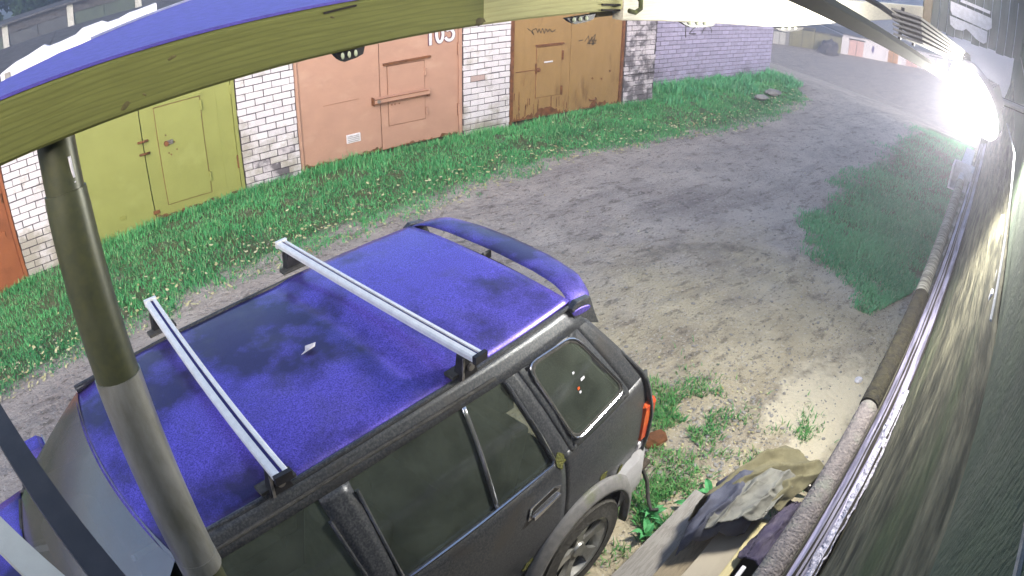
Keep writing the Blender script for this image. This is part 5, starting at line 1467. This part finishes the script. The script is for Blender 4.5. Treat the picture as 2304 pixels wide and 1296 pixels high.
# tailgate, lamps, bumper, hitch
def tg_fn(a, b):
    y0 = 2*b-1
    z = 1.80*(1-a)+0.50*a
    u = float(np.interp(z, [0.5, 0.95, 1.25, 1.80], [2.68, 2.70, 2.62, 2.19]))+0.05*(1-y0*y0)
    return (u, CWc+y0*(half(2.3, z)-0.012), z)
tg = MB().grid(tg_fn, 18, 20).build('tailgate', SIDEP, car, smooth=True, thick=0.02, ang=180)
MB().cbox(2.70, 2.83, 1.46, 1.53, 0.93, 0.985, 0.01).build('tailgate_hinge', PAINT, tg)
MB().cbox(2.70, 2.76, 1.475, 1.515, 0.72, 0.94, 0.01).build('hinge_arm', BUMP, tg)
for side in (-1, 1):
    wa, wb_ = sorted((CWc+side*0.72, CWc+side*0.828))
    lp = MB().cbox(2.60, 2.735, wa, wb_, 0.76, 1.05, 0.02).build('tail_lamp', REDL, car)
    MB().cbox(2.61, 2.742, wa+0.01, wb_-0.01, 0.68, 0.755, 0.015).build('reversing_lamp', WHITEP, lp)
bpts = [(2.35, CWc-0.885), (2.58, CWc-0.875), (2.72, CWc-0.80), (2.78, CWc-0.5), (2.80, CWc), (2.78, CWc+0.5), (2.72, CWc+0.80), (2.58, CWc+0.875), (2.35, CWc+0.885)]
mb = MB(); pr = [(-0.055, 0.43), (0.0, 0.42), (0.02, 0.50), (0.02, 0.62), (-0.01, 0.675), (-0.06, 0.68)]; vs = []
for i, (u, w) in enumerate(bpts):
    a, b = bpts[max(0, i-1)], bpts[min(len(bpts)-1, i+1)]
    d = Vector((b[0]-a[0], b[1]-a[1])).normalized(); nn_ = Vector((d.y, -d.x))
    for o, z in pr: vs.append((u+nn_.x*o, w+nn_.y*o, z))
P = len(pr)
mb.add(vs, [(i*P+j, (i+1)*P+j, (i+1)*P+(j+1) % P, i*P+(j+1) % P) for i in range(len(bpts)-1) for j in range(P)]).build('rear_bumper', BUMP, car, smooth=True, ang=50)
ht = MB().cbox(2.74, 2.97, 1.38, 1.50, 0.27, 0.31, 0.01).build('tow_hitch', pm('rusty_dark_iron', (0.05, 0.04, 0.03), (0.09, 0.07, 0.05), scale=20, rough=0.85), car)
MB().tube([(2.94, 1.44, 0.31), (2.95, 1.44, 0.35), (2.96, 1.44, 0.37)], [0.02, 0.018, 0.025], 10).build('tow_ball', STEEL, ht, smooth=True)
MB().tube([(2.90, 1.40, 0.27), (2.90, 1.34, 0.17), (2.84, 1.28, 0.10), (2.80, 1.22, 0.06), (2.84, 1.19, 0.05)], 0.014, 8).build('hanging_cable', RUBBER, ht, smooth=True)
# rear wing with the open slot below it
def wing_line(y0):
    a = abs(y0)
    u0 = float(np.interp(a, [0, 0.5, 0.85, 1.0], [2.238, 2.228, 2.200, 2.165]))
    u1 = float(np.interp(a, [0, 0.4, 0.75, 0.92, 1.0], [2.440, 2.430, 2.392, 2.350, 2.300]))
    return u0, u1
def wing_fn(a, b):
    y0 = 2*a-1; y = y0*0.600
    u0, u1 = wing_line(y0)
    e = max(0, (abs(y0)-0.68)/0.32)
    top_ = 1.838-0.075*e*e+0.012*(1-y0*y0)
    t = 2*math.pi*b
    uc, uh = (u0+u1)/2, (u1-u0)/2
    return (uc-uh*math.cos(t), CWc+y, top_+0.017*math.sin(t)-0.020*(0.5-0.5*math.cos(t)))
wmb = MB().grid(wing_fn, 48, 18)
for a_ in (0.0, 1.0):
    wmb.add([wing_fn(a_, k/18) for k in range(18)], [tuple(range(18))])
wg = wmb.build('rear_wing', PAINT, car, smooth=True, ang=60)
for y in (-0.575, 0.0, 0.575):
    s_ = 0.02 if y == 0 else 0.04
    if y:
        mb = MB().prism([(2.16, 1.79), (2.19, 1.705), (2.40, 1.60), (2.345, 1.70), (2.30, 1.80), (2.20, 1.815)], lambda a, b, d: (a, CWc+y+d*math.copysign(1, y), b), -0.012, 0.022)
        mb.build('wing_foot', SIDEP, wg, bevel=0.006)
    else:
        MB().cbox(2.19, 2.25, CWc-s_/2, CWc+s_/2, 1.80, 1.842, 0.005).build('wing_foot', RUBBER, wg)
MB().box(2.195, 2.20, CWc-0.53, CWc+0.53, 1.765, 1.80).build('roof_end_seal', RUBBER, car)
# roof rack: two aluminium bars with a dark slot, four feet
for (un, uf) in ((0.588, 0.675), (1.492, 1.455)):
    wn_, wf_ = 1.475, 2.86; zb = 1.925
    p, q = Vector((un, wn_, zb)), Vector((uf, wf_, zb))
    d = (q-p).normalized(); s_ = d.cross(Vector((0, 0, 1)))
    pr = [(-0.031, -0.012), (-0.031, 0.006), (-0.024, 0.013), (-0.0045, 0.014), (-0.0045, 0.004), (0.0105, 0.004), (0.0105, 0.014), (0.024, 0.013), (0.031, 0.006), (0.031, -0.012), (0.02, -0.016), (-0.02, -0.016)]
    vs = [e+s_*a+Vector((0, 0, b)) for e in (p, q) for a, b in pr]; n = len(pr)
    rb = MB().add(vs, [(k, (k+1) % n, (k+1) % n+n, k+n) for k in range(n)]+[tuple(range(n)), tuple(range(n, 2*n))]).build('rack_bar', ALU, car, smooth=True, ang=30)
    mb = MB().add([e+s_*a+Vector((0, 0, 0.0055)) for e in (p, q) for a in (-0.0043, 0.0103)], [(0, 1, 3, 2)]).build('bar_slot', GROOVE, rb)
    for e, sg in ((p, 1), (q, -1)):
        c = e+d*sg*0.0
        MB().bar(e-d*sg*0.012, e+d*sg*0.006, 0.066, 0.036).build('end_cap', BLACKPL if sg > 0 else ALU, rb)
        ft = e+d*sg*0.085
        mb = MB()
        yy = ft.y
        mb.prism([(-0.05, 1.80), (0.05, 1.80), (0.035, 1.86), (0.028, 1.908), (-0.028, 1.908), (-0.035, 1.86)], lambda a, b, dd: (ft.x+a, ft.y+sg*dd, b), -0.03, 0.012)
        f_ = mb.build('rack_foot', BLACKPL, rb, bevel=0.003)
        MB().bar((ft.x-0.075, ft.y+sg*0.01, 1.822), (ft.x+0.075, ft.y+sg*0.01, 1.822), 0.05, 0.014).build('foot_pad', RUBBER, f_)
        MB().tube([(ft.x, ft.y-sg*0.034, 1.855), (ft.x, ft.y-sg*0.046, 1.855)], 0.016, 10).build('lock_knob', STEEL, f_, smooth=True)
        MB().bar((ft.x-0.036, ft.y-sg*0.032, 1.80), (ft.x-0.03, ft.y-sg*0.032, 1.905), 0.006, 0.01).build('clamp_strap', STEEL, f_)
# inside
MB().cbox(-0.35, 2.5, CWc-0.70, CWc+0.70, 0.34, 0.50, 0.03).build('floor', INTER, car)
MB().cbox(-0.42, -0.02, CWc-0.72, CWc+0.72, 0.50, 1.17, 0.08).build('dashboard', INTER, car)
def seat(u, w, wd, ztop=1.30):
    s_ = MB().cbox(u, u+0.5, w-wd/2, w+wd/2, 0.55, 0.74, 0.05).build('seat', SEAT, car)
    bk = MB(); bk.bar((u+0.50, w, 0.66), (u+0.66, w, ztop), wd, 0.14, up=(1, 0, 0)); bk.build('seat_back', SEAT, s_, bevel=0.03)
    for k in ([0] if wd < 0.8 else [-0.4, 0.4]):
        MB().cbox(u+0.63, u+0.73, w+k-0.13, w+k+0.13, ztop+0.03, ztop+0.19, 0.03).build('head_rest', SEAT, s_)
seat(0.32, CWc-0.36, 0.5); seat(0.32, CWc+0.36, 0.5); seat(1.15, CWc, 1.25)
swc = Vector((0.12, CWc-0.37, 1.10)); tilt = Matrix.Rotation(math.radians(-62), 3, 'Y')
pts = [swc+tilt @ Vector((0.19*math.cos(t), 0.19*math.sin(t), 0)) for t in np.linspace(0, 2*math.pi, 25)]
sw = MB().tube(pts, 0.016, 8, cap=False).build('steering_wheel', pm('grey_steering_wheel', (0.2, 0.2, 0.21), rough=0.7), car, smooth=True)
mb = MB()
for t in (0.2, 2.9, 4.7):
    mb.bar(swc, swc+tilt @ Vector((0.19*math.cos(t), 0.19*math.sin(t), 0)), 0.03, 0.012)
mb.build('wheel_hub', INTER, sw)
for side in (-1, 1):
    mh = MB().cbox(-0.38, -0.16, *sorted((CWc+side*0.86, CWc+side*1.03)), 1.20, 1.36, 0.03).build('door_mirror', PAINT, car)
    MB().box(-0.158, -0.154, *sorted((CWc+side*0.875, CWc+side*1.015)), 1.22, 1.34).build('mirror_glass', CHROME, mh)

# a pale leaf on the car roof
lf = MB().add([(1.085, 2.085, 1.850), (1.10, 2.07, 1.857), (1.13, 2.075, 1.855), (1.145, 2.09, 1.86), (1.125, 2.10, 1.853), (1.10, 2.105, 1.856), (1.06, 2.075, 1.848)], [(0, 1, 2, 3, 4, 5), (0, 6, 1)])
lf.build('leaf', pm('dry_white_leaf', (0.74, 0.68, 0.66), (0.6, 0.52, 0.5), scale=30, rough=0.8), frame='L', thick=0.002, label='single pale leaf lying on the sky-violet car roof', cat='leaf')

# ------------------------------------------------------------------ haze volume added to stand in for the floodlight's lens glare
hz_m = bpy.data.materials.new('glare_haze'); hz_m.use_nodes = True
hn = hz_m.node_tree; hn.nodes.clear()
ho = nd(hn, 'ShaderNodeOutputMaterial'); hv = nd(hn, 'ShaderNodeVolumePrincipled')
hv.inputs['Density'].default_value = 0.0112; hv.inputs['Color'].default_value = (0.90, 0.87, 1.0, 1); hv.inputs['Anisotropy'].default_value = 0.72
hn.links.new(hv.outputs[0], ho.inputs['Volume'])
MB().box(-160, 270, -130, 210, -8.5, 9.0).build('haze', hz_m, base=(0, 0, 0), label='thin haze added to give the floodlight its lens glow', cat='haze', kind='stuff')

# ------------------------------------------------------------------ broad-leaved weeds by the boards
LEAFB = pm('broad_weed_leaf', (0.07, 0.32, 0.10), (0.13, 0.42, 0.16), scale=20, rough=0.6)
def weed_leaf(l):
    m_ = MB()
    def fn(a, b):
        wd = 0.42*l*math.sin(math.pi*min(1, 0.06+0.94*a))**0.8*(1-0.25*a)
        return (l*a, (b-0.5)*wd, 0.30*l*math.sin(math.pi*a*0.8)+0.10*l*abs(b-0.5)*2-0.16*l*a*a)
    m_.grid(fn, 6, 4)
    me = m_.mesh('leaf'); me.materials.append(LEAFB)
    return me
WL = [weed_leaf(l) for l in (0.09, 0.12, 0.15)]
r_ = random.Random(9)
for i, (u, w, n, lb) in enumerate(((2.80, 1.20, 9, 'broad-leaved weed growing just behind the rear wheel'), (3.04, 1.02, 8, 'broad-leaved weed at the end of the grey board'),
                              (3.20, 0.97, 7, 'broad-leaved weed right beside the khaki tarpaulin'), (2.62, 1.14, 6, 'small broad-leaved weed between the wheel and the thin pole'),
                              (3.62, 0.52, 7, 'broad-leaved weed between tarpaulin and gutter pipe'))):
    p_ = LW(u, w); z_ = gz(p_.x, p_.y)
    t = thing('weed', lb, 'weed', (u, w, z_), 'L', 'broad-leaved weeds by the boards')
    for k in range(n):
        inst('leaf', r_.choice(WL), t, (u+r_.uniform(-0.015, 0.015), w+r_.uniform(-0.015, 0.015), z_+0.004), (r_.uniform(-0.25, 0.25), r_.uniform(-0.75, -0.05), k*2.4+r_.uniform(-0.3, 0.3)))
# stickers on the quarter window, moss in the corners of the car
qw = next(o for o in col.objects if o.name == 'quarter_window')
for a, b, w_, h_, mt_ in ((2.05, 1.55, 0.014, 0.010, WHITEP), (2.10, 1.50, 0.030, 0.012, WHITEP), (2.055, 1.475, 0.016, 0.012, REDL), (2.06, 1.455, 0.014, 0.010, WHITEP)):
    MB().prism([(a-w_/2, b-h_/2), (a+w_/2, b-h_/3), (a+w_/2, b+h_/2), (a-w_/2, b+h_/2)], lambda x, z, d: S(x, z, -1, d), 0.0055, 0.0065).build('sticker', mt_, qw)
MOSS = pm('yellow_moss', (0.20, 0.19, 0.05), (0.13, 0.14, 0.04), scale=60, rough=0.95, bump=1.0, bscale=120)
for a, b, ra, rb_ in ((1.825, 1.235, 0.045, 0.05), (2.20, 0.835, 0.05, 0.03), (1.60, 0.66, 0.05, 0.04), (2.42, 0.70, 0.03, 0.05)):
    pts = [(a+ra*math.cos(t)*r_.uniform(0.6, 1.1), b+rb_*math.sin(t)*r_.uniform(0.6, 1.1)) for t in np.linspace(0, 6.28, 15)[:-1]]
    MB().prism(pts, lambda x, z, d: S(x, z, -1, d), 0.001, 0.004).build('moss_patch', MOSS, car)
